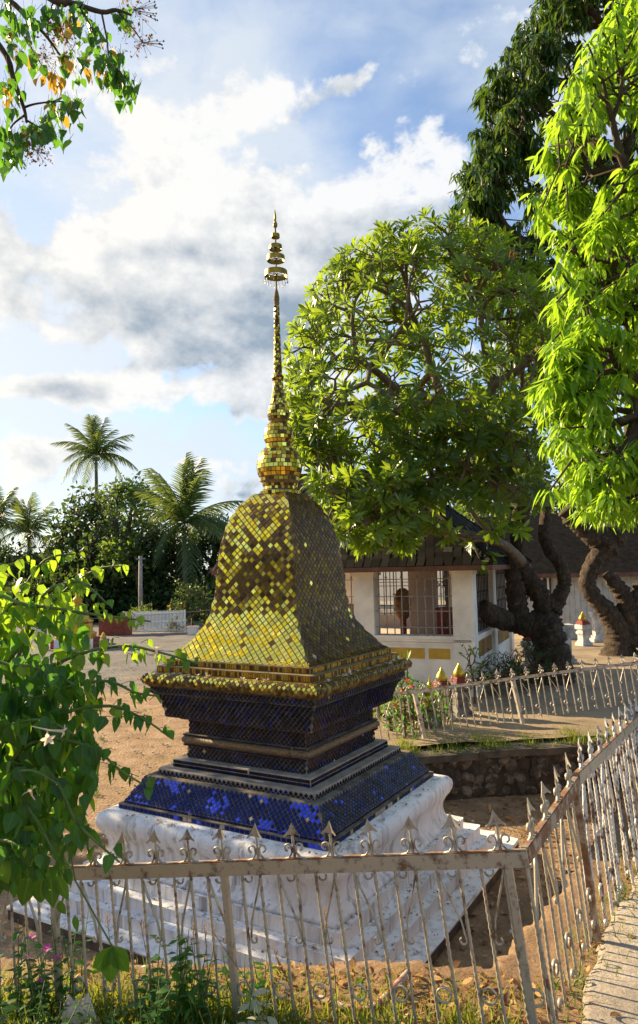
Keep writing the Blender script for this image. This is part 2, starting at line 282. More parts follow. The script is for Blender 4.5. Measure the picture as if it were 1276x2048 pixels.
# ---------------------------------------------------------------- mesh helpers
WM = {}                                   # world matrices of what has been linked
def raw_mesh(name, V, Fc, mats, midx=None, smooth_=False, tone=None, mid=None):
    me = bpy.data.meshes.new(name)
    if isinstance(Fc, np.ndarray):
        k = Fc.shape[1]; n = len(Fc); me.vertices.add(len(V)); me.vertices.foreach_set('co', np.asarray(V, np.float32).ravel())
        me.loops.add(n*k); me.loops.foreach_set('vertex_index', Fc.astype(np.int32).ravel()); me.polygons.add(n)
        me.polygons.foreach_set('loop_start', np.arange(0, n*k, k, dtype=np.int32)); me.update(calc_edges=True)
    else: me.from_pydata([tuple(map(float, q)) for q in V], [], Fc); me.update()
    for m in ([mats] if isinstance(mats, str) else mats): me.materials.append(MAT[m])
    if midx is not None: me.polygons.foreach_set('material_index', np.asarray(midx, np.int32))
    if smooth_: me.polygons.foreach_set('use_smooth', np.ones(len(me.polygons), bool))
    for nm, a in (('tone', tone), ('mid', mid)):
        if a is not None: me.attributes.new(nm, 'FLOAT', 'POINT').data.foreach_set('value', np.asarray(a, np.float32))
    return me
def link(name, me, parent=None, mw=None, **props):
    o = bpy.data.objects.new(name, me); C.objects.link(o); mw = mw or Matrix.Identity(4)
    if parent is not None:
        o.parent = parent; o.matrix_parent_inverse = WM[parent.name].inverted()
    o.matrix_basis = mw; WM[o.name] = mw.copy()
    for k, v in props.items(): o[k] = v
    return o
def thing(name, label, cat, loc, group=None, **kw):
    o = link(name, None, None, Matrix.Translation(Vector([float(q) for q in loc])), label=label, category=cat, **kw)
    if group: o['group'] = group
    o.empty_display_size = .1
    return o
class MB:
    def __init__(s): s.v = []; s.f = []; s.m = []
    def add(s, v, f, m=0):
        o = len(s.v); s.v.extend([tuple(map(float, q)) for q in v]); s.f.extend([tuple(i+o for i in q) for q in f]); s.m.extend([m]*len(f)); return s
    def box(s, c, size, axes=None, m=0):
        c = np.array(c, float); a = np.eye(3) if axes is None else np.array(axes, float); h = np.array(size)/2
        v = [c+sx*h[0]*a[0]+sy*h[1]*a[1]+sz*h[2]*a[2] for sx in (-1, 1) for sy in (-1, 1) for sz in (-1, 1)]
        return s.add(v, [(0, 1, 3, 2), (4, 6, 7, 5), (0, 4, 5, 1), (2, 3, 7, 6), (0, 2, 6, 4), (1, 5, 7, 3)], m)
    def tube(s, pts, rad, sides=6, m=0, cap=True, flat=None, lump=0):
        pts = [np.array(q, float) for q in pts]; n = len(pts); rad = [rad]*n if np.isscalar(rad) else rad
        t0 = pts[1]-pts[0]; t0 /= np.linalg.norm(t0)+1e-9; up = np.array(flat if flat is not None else ((0, 0, 1) if abs(t0[2]) < .9 else (1, 0, 0)), float)
        v = []
        for i in range(n):
            t = pts[min(i+1, n-1)]-pts[max(i-1, 0)]; t /= np.linalg.norm(t)+1e-9
            if flat is None: a = up-t*np.dot(up, t)
            else: a = np.array(flat, float)-t*np.dot(flat, t)
            a /= np.linalg.norm(a)+1e-9; up = a; bb = np.cross(t, a)
            for k in range(sides):
                an = 2*math.pi*(k+.5)/sides; r1 = r2 = rad[i]
                if isinstance(rad[i], tuple): r1, r2 = rad[i]
                g = 1+lump*(rng.random()-.5)
                v.append(pts[i]+(a*math.cos(an)*r1+bb*math.sin(an)*r2)*g)
        f = [(i*sides+k, i*sides+(k+1) % sides, (i+1)*sides+(k+1) % sides, (i+1)*sides+k) for i in range(n-1) for k in range(sides)]
        if cap: f += [tuple(range(sides-1, -1, -1)), tuple((n-1)*sides+k for k in range(sides))]
        return s.add(v, f, m)
    def lathe(s, prof, c=(0, 0, 0), n=16, m=0, cap=True):
        v = [(c[0]+r*math.cos(2*math.pi*k/n), c[1]+r*math.sin(2*math.pi*k/n), c[2]+z) for r, z in prof for k in range(n)]
        L = len(prof); f = [(i*n+k, i*n+(k+1) % n, (i+1)*n+(k+1) % n, (i+1)*n+k) for i in range(L-1) for k in range(n)]
        if cap: f += [tuple(range(n-1, -1, -1)), tuple((L-1)*n+k for k in range(n))]
        return s.add(v, f, m)
    def quad(s, a, b, c, d, m=0): return s.add([a, b, c, d], [(0, 1, 2, 3)], m)
    def mesh(s, name, mats, smooth_=False, tone=None):
        return raw_mesh(name, s.v, s.f, mats, s.m, smooth_, None if tone is None else np.full(len(s.v), tone))
    def obj(s, name, mats, parent=None, smooth_=False, mw=None, tone=None, **props): return link(name, s.mesh(name, mats, smooth_, tone), parent, mw, **props)
def frame(y, z):
    y = Vector([float(q) for q in y]).normalized(); z = Vector([float(q) for q in z]); z = (z-y*z.dot(y)); z = z.normalized() if z.length > 1e-6 else y.orthogonal().normalized(); x = y.cross(z)
    return Matrix((x, y, z)).transposed()
def mat4(p, R3, s=1.0):
    m = R3.to_4x4() @ Matrix.Diagonal((s, s, s, 1)) if np.isscalar(s) else R3.to_4x4() @ Matrix.Diagonal((*s, 1)); m.translation = Vector([float(q) for q in p]); return m

# ---- leaves: template, and a batch that keeps the largest ones single and joins the rest
def leaf_tpl(kind, n=4):
    W_ = {'heart': lambda t: .345*(math.sin(math.pi*min(1, t*1.0)**.55)**.9 if t > 0 else .0), 'lance': lambda t: .115*math.sin(math.pi*t**.85), 'obov': lambda t: .125*math.sin(math.pi*t**1.35),
          'oval': lambda t: .25*math.sin(math.pi*t**.9), 'blade': lambda t: .035*(1-t)+.004, 'bifid': lambda t: .23*math.sin(math.pi*t**.7)}[kind]
    dro = {'heart': .22, 'lance': .22, 'obov': .16, 'oval': .15, 'blade': .35, 'bifid': .3}[kind]; fold = {'heart': .22, 'lance': .3, 'obov': .25, 'oval': .2, 'blade': .3, 'bifid': .35}[kind]
    v = []; mid = []
    for i in range(n+1):
        t = i/n; w = W_(t); z = -dro*t*t
        wav = .012*math.sin(i*2.3)
        v += [(-w, t, z+fold*w+wav), (0, t, z), (w, t, z+fold*w-wav)]; mid += [1, 0, 1]
    f = []
    for i in range(n): a = 3*i; f += [(a, a+1, a+4, a+3), (a+1, a+2, a+5, a+4)]
    return np.array(v), np.array(f), np.array(mid, float)
class Leaves:
    def __init__(s): s.P = []; s.D = []; s.N = []; s.S = []; s.T = []
    def add(s, p, d, n, size, tone): s.P.append(p); s.D.append(d); s.N.append(n); s.S.append(size); s.T.append(tone)
    def build(s, parent, kind, mat, n=4, single=0, name='leaf', rest='foliage', restparent=None, minpx=8):
        if not s.P: return
        P = np.array(s.P, float); Y = np.array(s.D, float); Y /= np.linalg.norm(Y, axis=1, keepdims=True)+1e-9
        Z = np.array(s.N, float); Z = Z-Y*np.sum(Y*Z, 1, keepdims=True); Z /= np.linalg.norm(Z, axis=1, keepdims=True)+1e-9; X = np.cross(Y, Z)
        S = np.array(s.S, float); T = np.clip(np.array(s.T, float), 0, 1); tv, tf, tm = leaf_tpl(kind, n)
        keep = np.zeros(len(P), bool); wx = rng.uniform(.78, 1.2, len(P)); wz = rng.uniform(-.2, 2.0, len(P))
        if single:
            u, v, d = project(P+Y*S[:, None]*.5); inn = (u > -20) & (u < 1296) & (v > -20) & (v < 2068) & (d > .3)
            sc = np.where(inn, S*F/np.maximum(d, .3), 0); idx = np.argsort(-sc)[:single]; idx = idx[sc[idx] > minpx]; keep[idx] = True
            base = {}
            for i in idx:
                q = int(T[i]*7.99)
                if q not in base: base[q] = raw_mesh(name, tv, tf, mat, None, True, np.full(len(tv), (q+.5)/8), tm)
                m = Matrix((X[i], Y[i], Z[i])).transposed(); link(name, base[q], parent, mat4(P[i], m, (float(S[i]*wx[i]), float(S[i]), float(S[i]*wz[i]))))
        r = ~keep
        if r.any():
            P, X, Y, Z, S, T = P[r], X[r]*wx[r][:, None], Y[r], Z[r]*wz[r][:, None], S[r], T[r]
            V = P[:, None]+S[:, None, None]*(tv[None, :, 0:1]*X[:, None]+tv[None, :, 1:2]*Y[:, None]+tv[None, :, 2:3]*Z[:, None])
            k = len(tv); FF = (tf[None]+(np.arange(len(P))*k)[:, None, None]).reshape(-1, 4)
            link(rest, raw_mesh(rest, V.reshape(-1, 3), FF, mat, None, True, np.repeat(T, k), np.tile(tm, len(P))), restparent or parent, None, kind='stuff')
def unit(v): v = np.array(v, float); return v/(np.linalg.norm(v)+1e-9)
def rnd(): return rng.normal(size=3)
def segs_mesh(name, segs, mat, sides=5):
    A = np.array([q[0] for q in segs]); B = np.array([q[1] for q in segs]); ra = np.array([q[2] for q in segs]); rb = np.array([q[3] for q in segs])
    T = B-A; T /= np.linalg.norm(T, axis=1, keepdims=True)+1e-9; ref = np.where(np.abs(T[:, 2:3]) < .9, np.array([[0, 0, 1.]]), np.array([[1., 0, 0]])); X = np.cross(T, ref); X /= np.linalg.norm(X, axis=1, keepdims=True)+1e-9; Y = np.cross(T, X)
    an = 2*np.pi*np.arange(sides)/sides; ring = np.cos(an)[None, :, None]*X[:, None]+np.sin(an)[None, :, None]*Y[:, None]
    V = np.concatenate([A[:, None]+ring*ra[:, None, None], B[:, None]+ring*rb[:, None, None]], 1).reshape(-1, 3)
    k = np.arange(sides); f = np.stack([k, (k+1) % sides, (k+1) % sides+sides, k+sides], 1); FF = (f[None]+(np.arange(len(segs))*2*sides)[:, None, None]).reshape(-1, 4)
    return raw_mesh(name, V, FF, mat, None, True)
def grow(p, T, rt, pull=.42, jit=.05, segs=None, tips=None, ex=.42, pr=None):
    segs = [] if segs is None else segs; tips = [] if tips is None else tips
    n = len(T); r = rt*n**ex; r0 = pr if pr else r
    if n == 1:
        segs.append((p, T[0], min(r0, rt*1.7), rt)); tips.append((T[0], unit(T[0]-p))); return segs, tips
    c = T.mean(0); q = p+(c-p)*pull+rnd()*jit*np.linalg.norm(c-p); segs.append((p, q, r0, r))
    X = T-c; _, _, vt = np.linalg.svd(X, full_matrices=False); k = vt[0]*1+vt[min(1, len(vt)-1)]*rng.normal()*.6; s = X@k; o = np.argsort(s); h = n//2 if n < 4 else int(np.clip(n*rng.uniform(.35, .65), 1, n-1))
    grow(q, T[o[:h]], rt, pull, jit, segs, tips, ex, r); grow(q, T[o[h:]], rt, pull, jit, segs, tips, ex, r); return segs, tips
# ---- pieces: matrices with a shared mesh; the largest in the picture single, the rest joined
def pieces(parent, name, items, meshes, single=300, rest=None, restkind='stuff'):
    if not items: return
    P = np.array([it[0].translation[:] for it in items]); nn = np.array([(it[0].to_3x3() @ Vector((0, 0, 1))).normalized()[:] for it in items]); sz = np.array([it[0].to_3x3().col[0].length*it[2] for it in items])
    u, v, d = project(P); vec = np.array([0, 0, ZC])-P; vec /= np.linalg.norm(vec, axis=1, keepdims=True); fac = np.sum(vec*nn, 1)
    sc = np.where((u > -5) & (u < 1281) & (v > -5) & (v < 2053) & (d > .2) & (fac > .05), sz*F/np.maximum(d, .2)*np.sqrt(np.maximum(fac, 0)), 0)
    idx = set(np.argsort(-sc)[:single].tolist()) if single else set()
    rv, rf, rm, rt, mats = [], [], [], [], []
    for i, (mw, key, _) in enumerate(items):
        if i in idx and sc[i] > 0: link(name, meshes[key], parent, mw)
        else:
            me = meshes[key]; o = len(rv); mi = me.materials[0].name
            if mi not in mats: mats.append(mi)
            rv.extend([(mw @ w.co)[:] for w in me.vertices]); rf.extend([tuple(j+o for j in q.vertices) for q in me.polygons]); rm.extend([mats.index(mi)]*len(me.polygons))
            at_ = me.attributes.get('tone'); rt.extend([at_.data[0].value if at_ else .5]*len(me.vertices))
    if rv: link(rest or name+'_field', raw_mesh(rest or name+'_field', rv, rf, mats, rm, False, rt), parent, None, kind=restkind)

# ---------------------------------------------------------------- ground levels
FR = at(1050, 1717, 2.65); FL0 = at(134, 1747, 3.36)
fdir = unit(FR-FL0); FLEN = np.linalg.norm(FR-FL0)
GR = (FR[2]-.58)-.03                          # ground at the fence corner
RA = at(1152, 1568, 3.36); RB = at(1276, 1440, 5.2)
rdir2 = unit((RB-FR)[:2]); RBX = RB+unit(RB-RA)*6.0; RBX[2] = RB[2]-.35
SL = (FR[2]-FL0[2])/(FR[0]-FL0[0])
def top_z(x, y):
    return GR + SL*np.minimum(0, x-FR[0])*(1-.0*y) - .1*np.maximum(0, y-2.7)*np.clip((x-.3)/.6, 0, 1)
def pit_dist(x, y):
    """distance into the sunk yard measured from the two fences (positive = inside)"""
    n1 = np.array([-fdir[1], fdir[0]]); n1 /= np.linalg.norm(n1); a = (x-FR[0])*n1[0]+(y-FR[1])*n1[1]
    n2 = np.array([-rdir2[1], rdir2[0]]); b = (x-FR[0])*n2[0]+(y-FR[1])*n2[1]
    return a-.42-.05*np.clip((x+.4)/1.2, 0, 1), b-.27
def hnoise(x, y): return .5*(np.sin(x*7.1+y*3.3)*np.sin(y*6.3-x*2.1))+.3*np.sin(x*17+1.3)*np.sin(y*15+.7)+.2*np.sin(x*31+y*12)
def bank_h(x, y):
    a, b = pit_dist(x, y); wob = .035*hnoise(x*1.3, y*1.3); s = np.minimum(a+wob, b+wob*1.5)
    k = np.clip(s/.16, 0, 1); t = top_z(x, y)+.012*hnoise(x*2, y*2); return t*(1-k)+(-.06)*k
xs = np.concatenate([np.linspace(-14, -2.6, 24), np.linspace(-2.5, 2.6, 150), np.linspace(2.7, 18, 40)]); ys = np.concatenate([np.linspace(-14, 1.2, 18), np.linspace(1.3, 5.2, 130), np.linspace(5.3, 9.6, 30)])
XX, YY = np.meshgrid(xs, ys); ZZ = bank_h(XX, YY); nx, ny = len(xs), len(ys)
idx = np.arange(nx*ny).reshape(ny, nx); FF = np.stack([idx[:-1, :-1], idx[:-1, 1:], idx[1:, 1:], idx[1:, :-1]], -1).reshape(-1, 4)
VV = np.stack([XX, YY, ZZ], -1).reshape(-1, 3); FF = FF[~np.all(VV[FF][:, :, 2] < -.05, 1)]
link('soil_bank', raw_mesh('soil_bank', VV, FF, 'bank_earth', None, True), None, None, kind='structure')
# yard ground: fine near the stupa, huge beyond
xs = np.concatenate([[-600, -150, -60], np.linspace(-30, 12, 120), [40, 150, 600]]); ys = np.concatenate([[-400, -60, -10], np.linspace(0, 42, 120), [70, 200, 900]]); XX, YY = np.meshgrid(xs, ys)
ZZ = .02*hnoise(XX*.7, YY*.7)*(np.abs(XX) < 40)*(YY < 60)*(YY > -5)-.01; idx = np.arange(XX.size).reshape(XX.shape); FF = np.stack([idx[:-1, :-1], idx[:-1, 1:], idx[1:, 1:], idx[1:, :-1]], -1).reshape(-1, 4)
link('yard_ground', raw_mesh('yard_ground', np.stack([XX, YY, ZZ], -1).reshape(-1, 3), FF, 'yard_earth', None, True), None, None, kind='structure')
# concrete path beside the right fence
nrm = np.array([rdir2[1], -rdir2[0]]); pa = []
edge = np.array([(.74, -6.), (.78, -1), (.80, 1.2), (.83, 2.3), (.885, 2.7)]+[tuple(FR[:2]+rdir2*q+nrm*.06) for q in (.5, .9, 1.5, 2.5, 4, 6, 8)])
es = np.concatenate([[0], np.cumsum(np.hypot(*np.diff(edge, axis=0).T))])
for q in np.linspace(0, es[-1], 260):
    x0, y0 = np.interp(q, es, edge[:, 0]), np.interp(q, es, edge[:, 1]); w_ = .022*math.sin(q*5)+.016*math.sin(q*13+1)+.004*rng.normal(); row = []
    for o in (0, .025, .06, .3, .8, 1.6, 3.0): ww_ = w_*math.exp(-o*9); x, y = x0+nrm[0]*(o+ww_), y0+nrm[1]*(o+ww_)*.35; row.append((x, y, float(top_z(x, y))+(-.03 if o == 0 else .018 if o == .025 else .028)+.006*math.sin(x*3+y*1.5)))
    pa.append(row)
V = np.array(pa); a, bq = V.shape[:2]; idx = np.arange(a*bq).reshape(a, bq); FF = np.stack([idx[:-1, :-1], idx[:-1, 1:], idx[1:, 1:], idx[1:, :-1]], -1).reshape(-1, 4)[:, ::-1]
link('path', raw_mesh('path', V.reshape(-1, 3), FF, 'path_concrete', None, True), None, None, kind='structure')
# temple terrace behind the retaining wall
TZ = ZC-2.33
WL, WR = np.array([-.3, 9.1]), np.array([7.2, 10.25]); wd = unit(WR-WL)
def ter_z(x, y): return TZ-.012*np.maximum(0, y-9.5)+.03*hnoise(x*.4, y*.4)
rows = []
for t in np.concatenate([np.linspace(0, 10, 60), np.linspace(10.5, 52, 40)]):
    L_ = np.array([-.3-2.3*min(1, t/7.9)-(max(0, t-7.9)*.14), 9.1+.13+t]); R_ = np.array([40, 15+.13+t*.9]); row = []
    for k in np.concatenate([np.linspace(0, .3, 40), np.linspace(.33, 1, 14)]):
        p_ = L_+(R_-L_)*k; p_[1] = L_[1]+(WR-WL)[1]/(WR-WL)[0]*(p_[0]-L_[0]); row.append((p_[0], p_[1], float(ter_z(p_[0], p_[1]))))
    rows.append(row)
V = np.array(rows); a, bq = V.shape[:2]; idx = np.arange(a*bq).reshape(a, bq); FF = np.stack([idx[:-1, :-1], idx[:-1, 1:], idx[1:, 1:], idx[1:, :-1]], -1).reshape(-1, 4)
V = V.reshape(-1, 3); side = [tuple(V[idx[i, 0]]) for i in range(a)]
link('terrace', raw_mesh('terrace', V, FF, 'terrace_earth', None, True), None, None, kind='structure')
mb = MB()
for i in range(a-1):
    p, q = side[i], side[i+1]; mb.quad(p, q, (q[0]-.1, q[1], -.1), (p[0]-.1, p[1], -.1))
mb.obj('terrace_edge', ['wall_mortar'], None, kind='structure')

# ---------------------------------------------------------------- the stupa
YAW = R(30.36); SC = np.array([-.383, 7.0]); dl = np.array([-math.cos(YAW), math.sin(YAW)]); dr = np.array([math.sin(YAW), math.cos(YAW)])
stupa = thing('stupa', 'tall gold and blue mirror-tiled stupa on a white stepped plinth', 'stupa', (SC[0], SC[1], 0))
def sq_loft(mb, prof, rc=.012, k=2, m=0, capb=True, capt=True, wear=0):
    ring = []; ns_ = 16 if wear else 0; jt = rng.normal(size=(len(prof), 4, ns_+1)) if wear else None
    for li, (w, z) in enumerate(prof):
        for c in range(4):
            sx, sy = ((-1, -1), (1, -1), (1, 1), (-1, 1))[c]; a0 = math.pi+c*math.pi/2; r = min(rc, w*.5)
            for j in range(k+1):
                a = a0+j/k*math.pi/2; x = sx*(w-r)+r*math.cos(a); y = sy*(w-r)+r*math.sin(a); p = SC+x*(-dl)+y*dr; ring.append((p[0], p[1], z+ZC))
            for q in range(ns_):
                f_ = (q+1)/(ns_+1); e = -(w-rc)+2*(w-rc)*f_; jj = wear*(jt[li, c, q]+.5*math.sin(q*1.1+c)); ax_ = ((0, -1), (1, 0), (0, 1), (-1, 0))[c]; tx_ = ((1, 0), (0, 1), (-1, 0), (0, -1))[c]; x = ax_[0]*(w+jj)+tx_[0]*e; y = ax_[1]*(w+jj)+tx_[1]*e; p = SC+x*(-dl)+y*dr; ring.append((p[0], p[1], z+ZC+wear*.5*jt[li, c, q]))
    n = 4*(k+1+ns_); L = len(prof); f = [(i*n+j, i*n+(j+1) % n, (i+1)*n+(j+1) % n, (i+1)*n+j) for i in range(L-1) for j in range(n)]
    if capb: f.append(tuple(range(n-1, -1, -1)))
    if capt: f.append(tuple((L-1)*n+j for j in range(n)))
    mb.add(ring, f, m)
def sq_part(name, prof, mat, rc=.012, smooth_=False, k=2, parent=stupa, wear=0, **kw):
    mb = MB(); sq_loft(mb, prof, rc, k, wear=wear); o = mb.obj(name, [mat], parent, smooth_, **kw); 
    if smooth_:
        for q in o.data.polygons:
            if len(q.vertices) > 4: q.use_smooth = False
    return o
FACES = [(-dr, -dl), (-dl, dr), (dr, dl), (dl, -dr)]      # (outward normal, tangent): camera-left face, camera-right face, two at the back
tile_mesh = {}
def tmesh(mat, tone, kind='diamond'):
    key = (mat, round(tone*5), kind)
    if key not in tile_mesh:
        s = {'diamond': [(-1, 0), (0, -1), (1, 0), (0, 1)], 'rect': [(-1, -1), (1, -1), (1, 1), (-1, 1)]}[kind]; mb = MB()
        v = [(x, y, -.5) for x, y in s]+[(x*.93, y*.93, 1) for x, y in s]
        mb.add(v, [(4, 5, 6, 7)]+[(i, (i+1) % 4, 4+(i+1) % 4, 4+i) for i in range(4)]); tile_mesh[key] = mb.mesh('tile', [mat], False, round(tone*5)/5)
    return key
def resample(prof):
    P = np.array(prof, float); s = np.concatenate([[0], np.cumsum(np.hypot(*np.diff(P, axis=0).T))])
    def fn(t):
        w = np.interp(t, s, P[:, 0]); z = np.interp(t, s, P[:, 1]); e = .01; w2 = np.interp(min(t+e, s[-1]), s, P[:, 0]); z2 = np.interp(min(t+e, s[-1]), s, P[:, 1]); w1 = np.interp(max(t-e, 0), s, P[:, 0]); z1 = np.interp(max(t-e, 0), s, P[:, 1])
        return w, z, w2-w1, z2-z1
    return fn, s[-1]
FREE = []   # joined partial tiles: (verts, mat, tone)
def tile_faces(prof, diag, pick, items, part, tilt=.02, gap=.82, th=.003, rect=None, faces=(0, 1, 2, 3), aspect=1.0):
    """lay tiles over the four faces of a square loft; pick(face,u,t,w,z) -> (material, tone) or None"""
    fn, S = resample(prof); free = FREE
    for fi in faces:
        n, t = FACES[fi]
        if rect: du, ds = rect; rows = max(1, int(round(S/ds))); ds = S/rows
        else: du, ds = diag, diag/2*aspect; rows = int(S/ds)+1
        for r in range(rows+(0 if rect else 1)):
            sc = (r+.5)*ds if rect else r*ds
            if sc > S+1e-6: continue
            w, z, dw, dz = fn(min(sc, S)); m = int(w/du)+2
            for j in range(-m, m+1):
                u = (j+(.5 if r % 2 else 0))*du
                if abs(u) > w-.002: continue
                pk = pick(fi, u, sc/S, w, z)
                if pk is None: continue
                mat, tone = pk; h = du/2*gap; hv = (ds/2*gap) if rect else ds*gap
                pr = unit((n[0]*dw, n[1]*dw, dz)); tn = np.array([t[0], t[1], 0.]); nr = np.cross(tn, pr); nr *= np.sign(np.dot(nr, (n[0], n[1], .01)) or 1)
                ctr = np.array([SC[0]+t[0]*u+n[0]*w, SC[1]+t[1]*u+n[1]*w, z+ZC])+nr*.002
                nr2 = unit(nr+rnd()*tilt)
                x = unit(tn-nr2*np.dot(tn, nr2)); y = np.cross(nr2, x); an_ = rng.normal()*.035; x, y = x*math.cos(an_)+y*math.sin(an_), y*math.cos(an_)-x*math.sin(an_); js = rng.uniform(.94, 1.03); h0_, hv0_ = h*js, hv*js
                whole = abs(u)+h < w-.004 and (rect or (sc-hv >= -1e-6 and sc+hv <= S+1e-6))
                if whole:
                    R3 = Matrix((x*h0_, y*hv0_, nr2*th)).transposed(); mw = R3.to_4x4(); mw.translation = Vector(ctr); items.append((mw, tmesh(mat, tone, 'rect' if rect else 'diamond'), 2.0))
                else:
                    base_ = [(-1, -1), (1, -1), (1, 1), (-1, 1)] if rect else [(-1, 0), (0, -1), (1, 0), (0, 1)]; vv = []
                    for a_, b_ in base_:
                        uu = u+a_*h; ss = min(max(sc+b_*hv, 0), S); w3, z3, _, _ = fn(ss); uu = max(-w3+.003, min(w3-.003, uu)); vv.append(np.array([SC[0]+t[0]*uu+n[0]*w3, SC[1]+t[1]*uu+n[1]*w3, z3+ZC])+nr*(.002+th))
                    free.append((vv, mat, tone))
def flush_free(parent, name='edge_tiles'):
    if not FREE: return
    mats = []; v = []; f = []; m = []; tn = []
    for q, mat, tone in FREE:
        if mat not in mats: mats.append(mat)
        o = len(v); v += q; f.append((o, o+1, o+2, o+3)); m.append(mats.index(mat)); tn += [tone]*4
    link(name, raw_mesh(name, v, f, mats, m, False, tn), parent, None, kind='stuff'); FREE.clear()
U = lambda: float(rng.random())
# white stepped base
sq_part('footing', [(1.742, -3.0), (1.742, -2.872)], 'footing_dirt_shade', .02)
sq_part('base_slab', [(1.735, -2.872), (1.75, -2.868), (1.75, -2.852), (1.738, -2.84)], 'plaster_white', .02, wear=.006)
for w, z0, z1 in ((1.557, -2.84, -2.752), (1.439, -2.752, -2.668), (1.31, -2.668, -2.575)):
    sq_part('step', [(w, z0), (w, z1+.012), (w-.012, z1)], 'plaster_white', .025, k=3, wear=.0045)
pl = [(1.255, -2.575), (1.225, -2.55), (1.19, -2.52), (1.168, -2.48), (1.158, -2.43), (1.162, -2.38), (1.185, -2.33), (1.215, -2.29), (1.235, -2.25), (1.242, -2.21), (1.235, -2.17), (1.21, -2.14), (1.17, -2.125), (1.09, -2.118)]
sq_part('plinth', pl, 'plaster_white', .035, True, k=3, wear=.003)
# blue skirt
tiles_blue = []
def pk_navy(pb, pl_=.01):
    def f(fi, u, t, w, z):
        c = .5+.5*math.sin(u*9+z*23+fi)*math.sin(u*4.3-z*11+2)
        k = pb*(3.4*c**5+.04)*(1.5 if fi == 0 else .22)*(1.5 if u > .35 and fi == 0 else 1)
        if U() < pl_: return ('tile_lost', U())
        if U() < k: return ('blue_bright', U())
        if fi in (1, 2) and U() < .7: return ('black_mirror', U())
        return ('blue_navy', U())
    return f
def pk_black(fi, u, t, w, z):
    q = U(); return ('blue_navy', U()) if q < .14 else (('tile_lost', U()) if q < .143 else ('black_mirror', U()))
sk = sq_part('blue_skirt', [(1.09, -2.13), (1.09, -2.078), (1.05, -2.077), (1.05, -2.058), (.918, -1.853), (.83, -1.851)], 'grout_dark')
tile_faces([(1.09, -2.116), (1.09, -2.08)], .05, pk_navy(.18, .12), tiles_blue, sk, rect=(.05, .036)); tile_faces([(1.05, -2.074), (1.05, -2.058)], .05, pk_navy(.03), tiles_blue, sk, rect=(.04, .016))
tile_faces([(1.05, -2.056), (.918, -1.853)], .049, pk_navy(.17, .012), tiles_blue, sk, tilt=.03)
# dark stepped courses and waist
tiles_dark = []
c2 = sq_part('dark_course', [(.841, -1.853), (.841, -1.803), (.835, -1.797)], 'dusty_top'); tile_faces([(.841, -1.85), (.841, -1.802)], .049, pk_black, tiles_dark, c2)
c1 = sq_part('dark_course', [(.744, -1.797), (.744, -1.729), (.738, -1.723)], 'dusty_top'); tile_faces([(.744, -1.795), (.744, -1.73)], .04, pk_black, tiles_dark, c1, rect=(.018, .031))
wa = sq_part('waist', [(.651, -1.723), (.651, -1.615), (.675, -1.613), (.675, -1.59), (.662, -1.588), (.662, -1.525), (.678, -1.522), (.678, -1.506), (.64, -1.504), (.64, -1.372), (.70, -1.37), (.70, -1.336), (.6, -1.334)], 'grout_dark')
tile_faces([(.651, -1.72), (.651, -1.617)], .047, pk_black, tiles_dark, wa); tile_faces([(.64, -1.502), (.64, -1.374)], .047, pk_black, tiles_dark, wa); tile_faces([(.678, -1.52), (.678, -1.508)], .03, pk_black, tiles_dark, wa, rect=(.016, .012)); tile_faces([(.70, -1.368), (.70, -1.338)], .03, pk_black, tiles_dark, wa, rect=(.016, .03)); tile_faces([(.675, -1.612), (.675, -1.592)], .03, pk_black, tiles_dark, wa, rect=(.016, .02))
sq_part('waist_moulding', [(.664+.036*math.sin(a), -1.557-.034*math.cos(a)) for a in np.linspace(.15, math.pi-.15, 9)], 'torus_rough', .03, True, k=3)
og = [(.795, -1.337), (.798, -1.30), (.806, -1.26), (.82, -1.215), (.842, -1.165), (.868, -1.128), (.888, -1.11)]
co = sq_part('cornice', og+[(.893, -1.108), (.893, -1.05), (.85, -1.045)], 'grout_dark')
tile_faces(og, .05, pk_black, tiles_dark, co); tile_faces([(.893, -1.105), (.893, -1.052)], .045, pk_black, tiles_dark, co)
tor = [(.888+.063*math.sin(a), -.99-.06*math.cos(a)) for a in np.linspace(.1, math.pi-.1, 11)]
tr_ = sq_part('gold_moulding', tor+[(.80, -.929)], 'moss_gold', .05, True, k=4)
tiles_gold = []
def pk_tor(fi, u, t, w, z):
    if t < .42: return None if U() < .55 else ('gold_tarnish_shade', U())
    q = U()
    if fi == 0: return ('gold_mirror', U()) if q < .62 else ('gold_tarnish_shade', U())
    return ('gold_olive', U()) if q < .3 else (None if q < .6 else ('gold_tarnish_shade', U()))
tile_faces(tor, .047, pk_tor, tiles_gold, tr_, tilt=.04)
def pk_row(fi, u, t, w, z):
    q = U(); return ('amber_mirror', U()) if q < .16 else (('gold_worn', U()) if q < .62 else ('gold_tarnish_shade', U()))
g2 = sq_part('gold_course', [(.844, -.935), (.844, -.872), (.84, -.868)], 'grout_gold'); tile_faces([(.844, -.925), (.844, -.874)], .03, pk_row, tiles_gold, g2, rect=(.024, .05))
g1 = sq_part('gold_course', [(.79, -.868), (.79, -.818), (.786, -.814)], 'grout_gold'); tile_faces([(.79, -.866), (.79, -.82)], .03, pk_row, tiles_gold, g1, rect=(.024, .045))
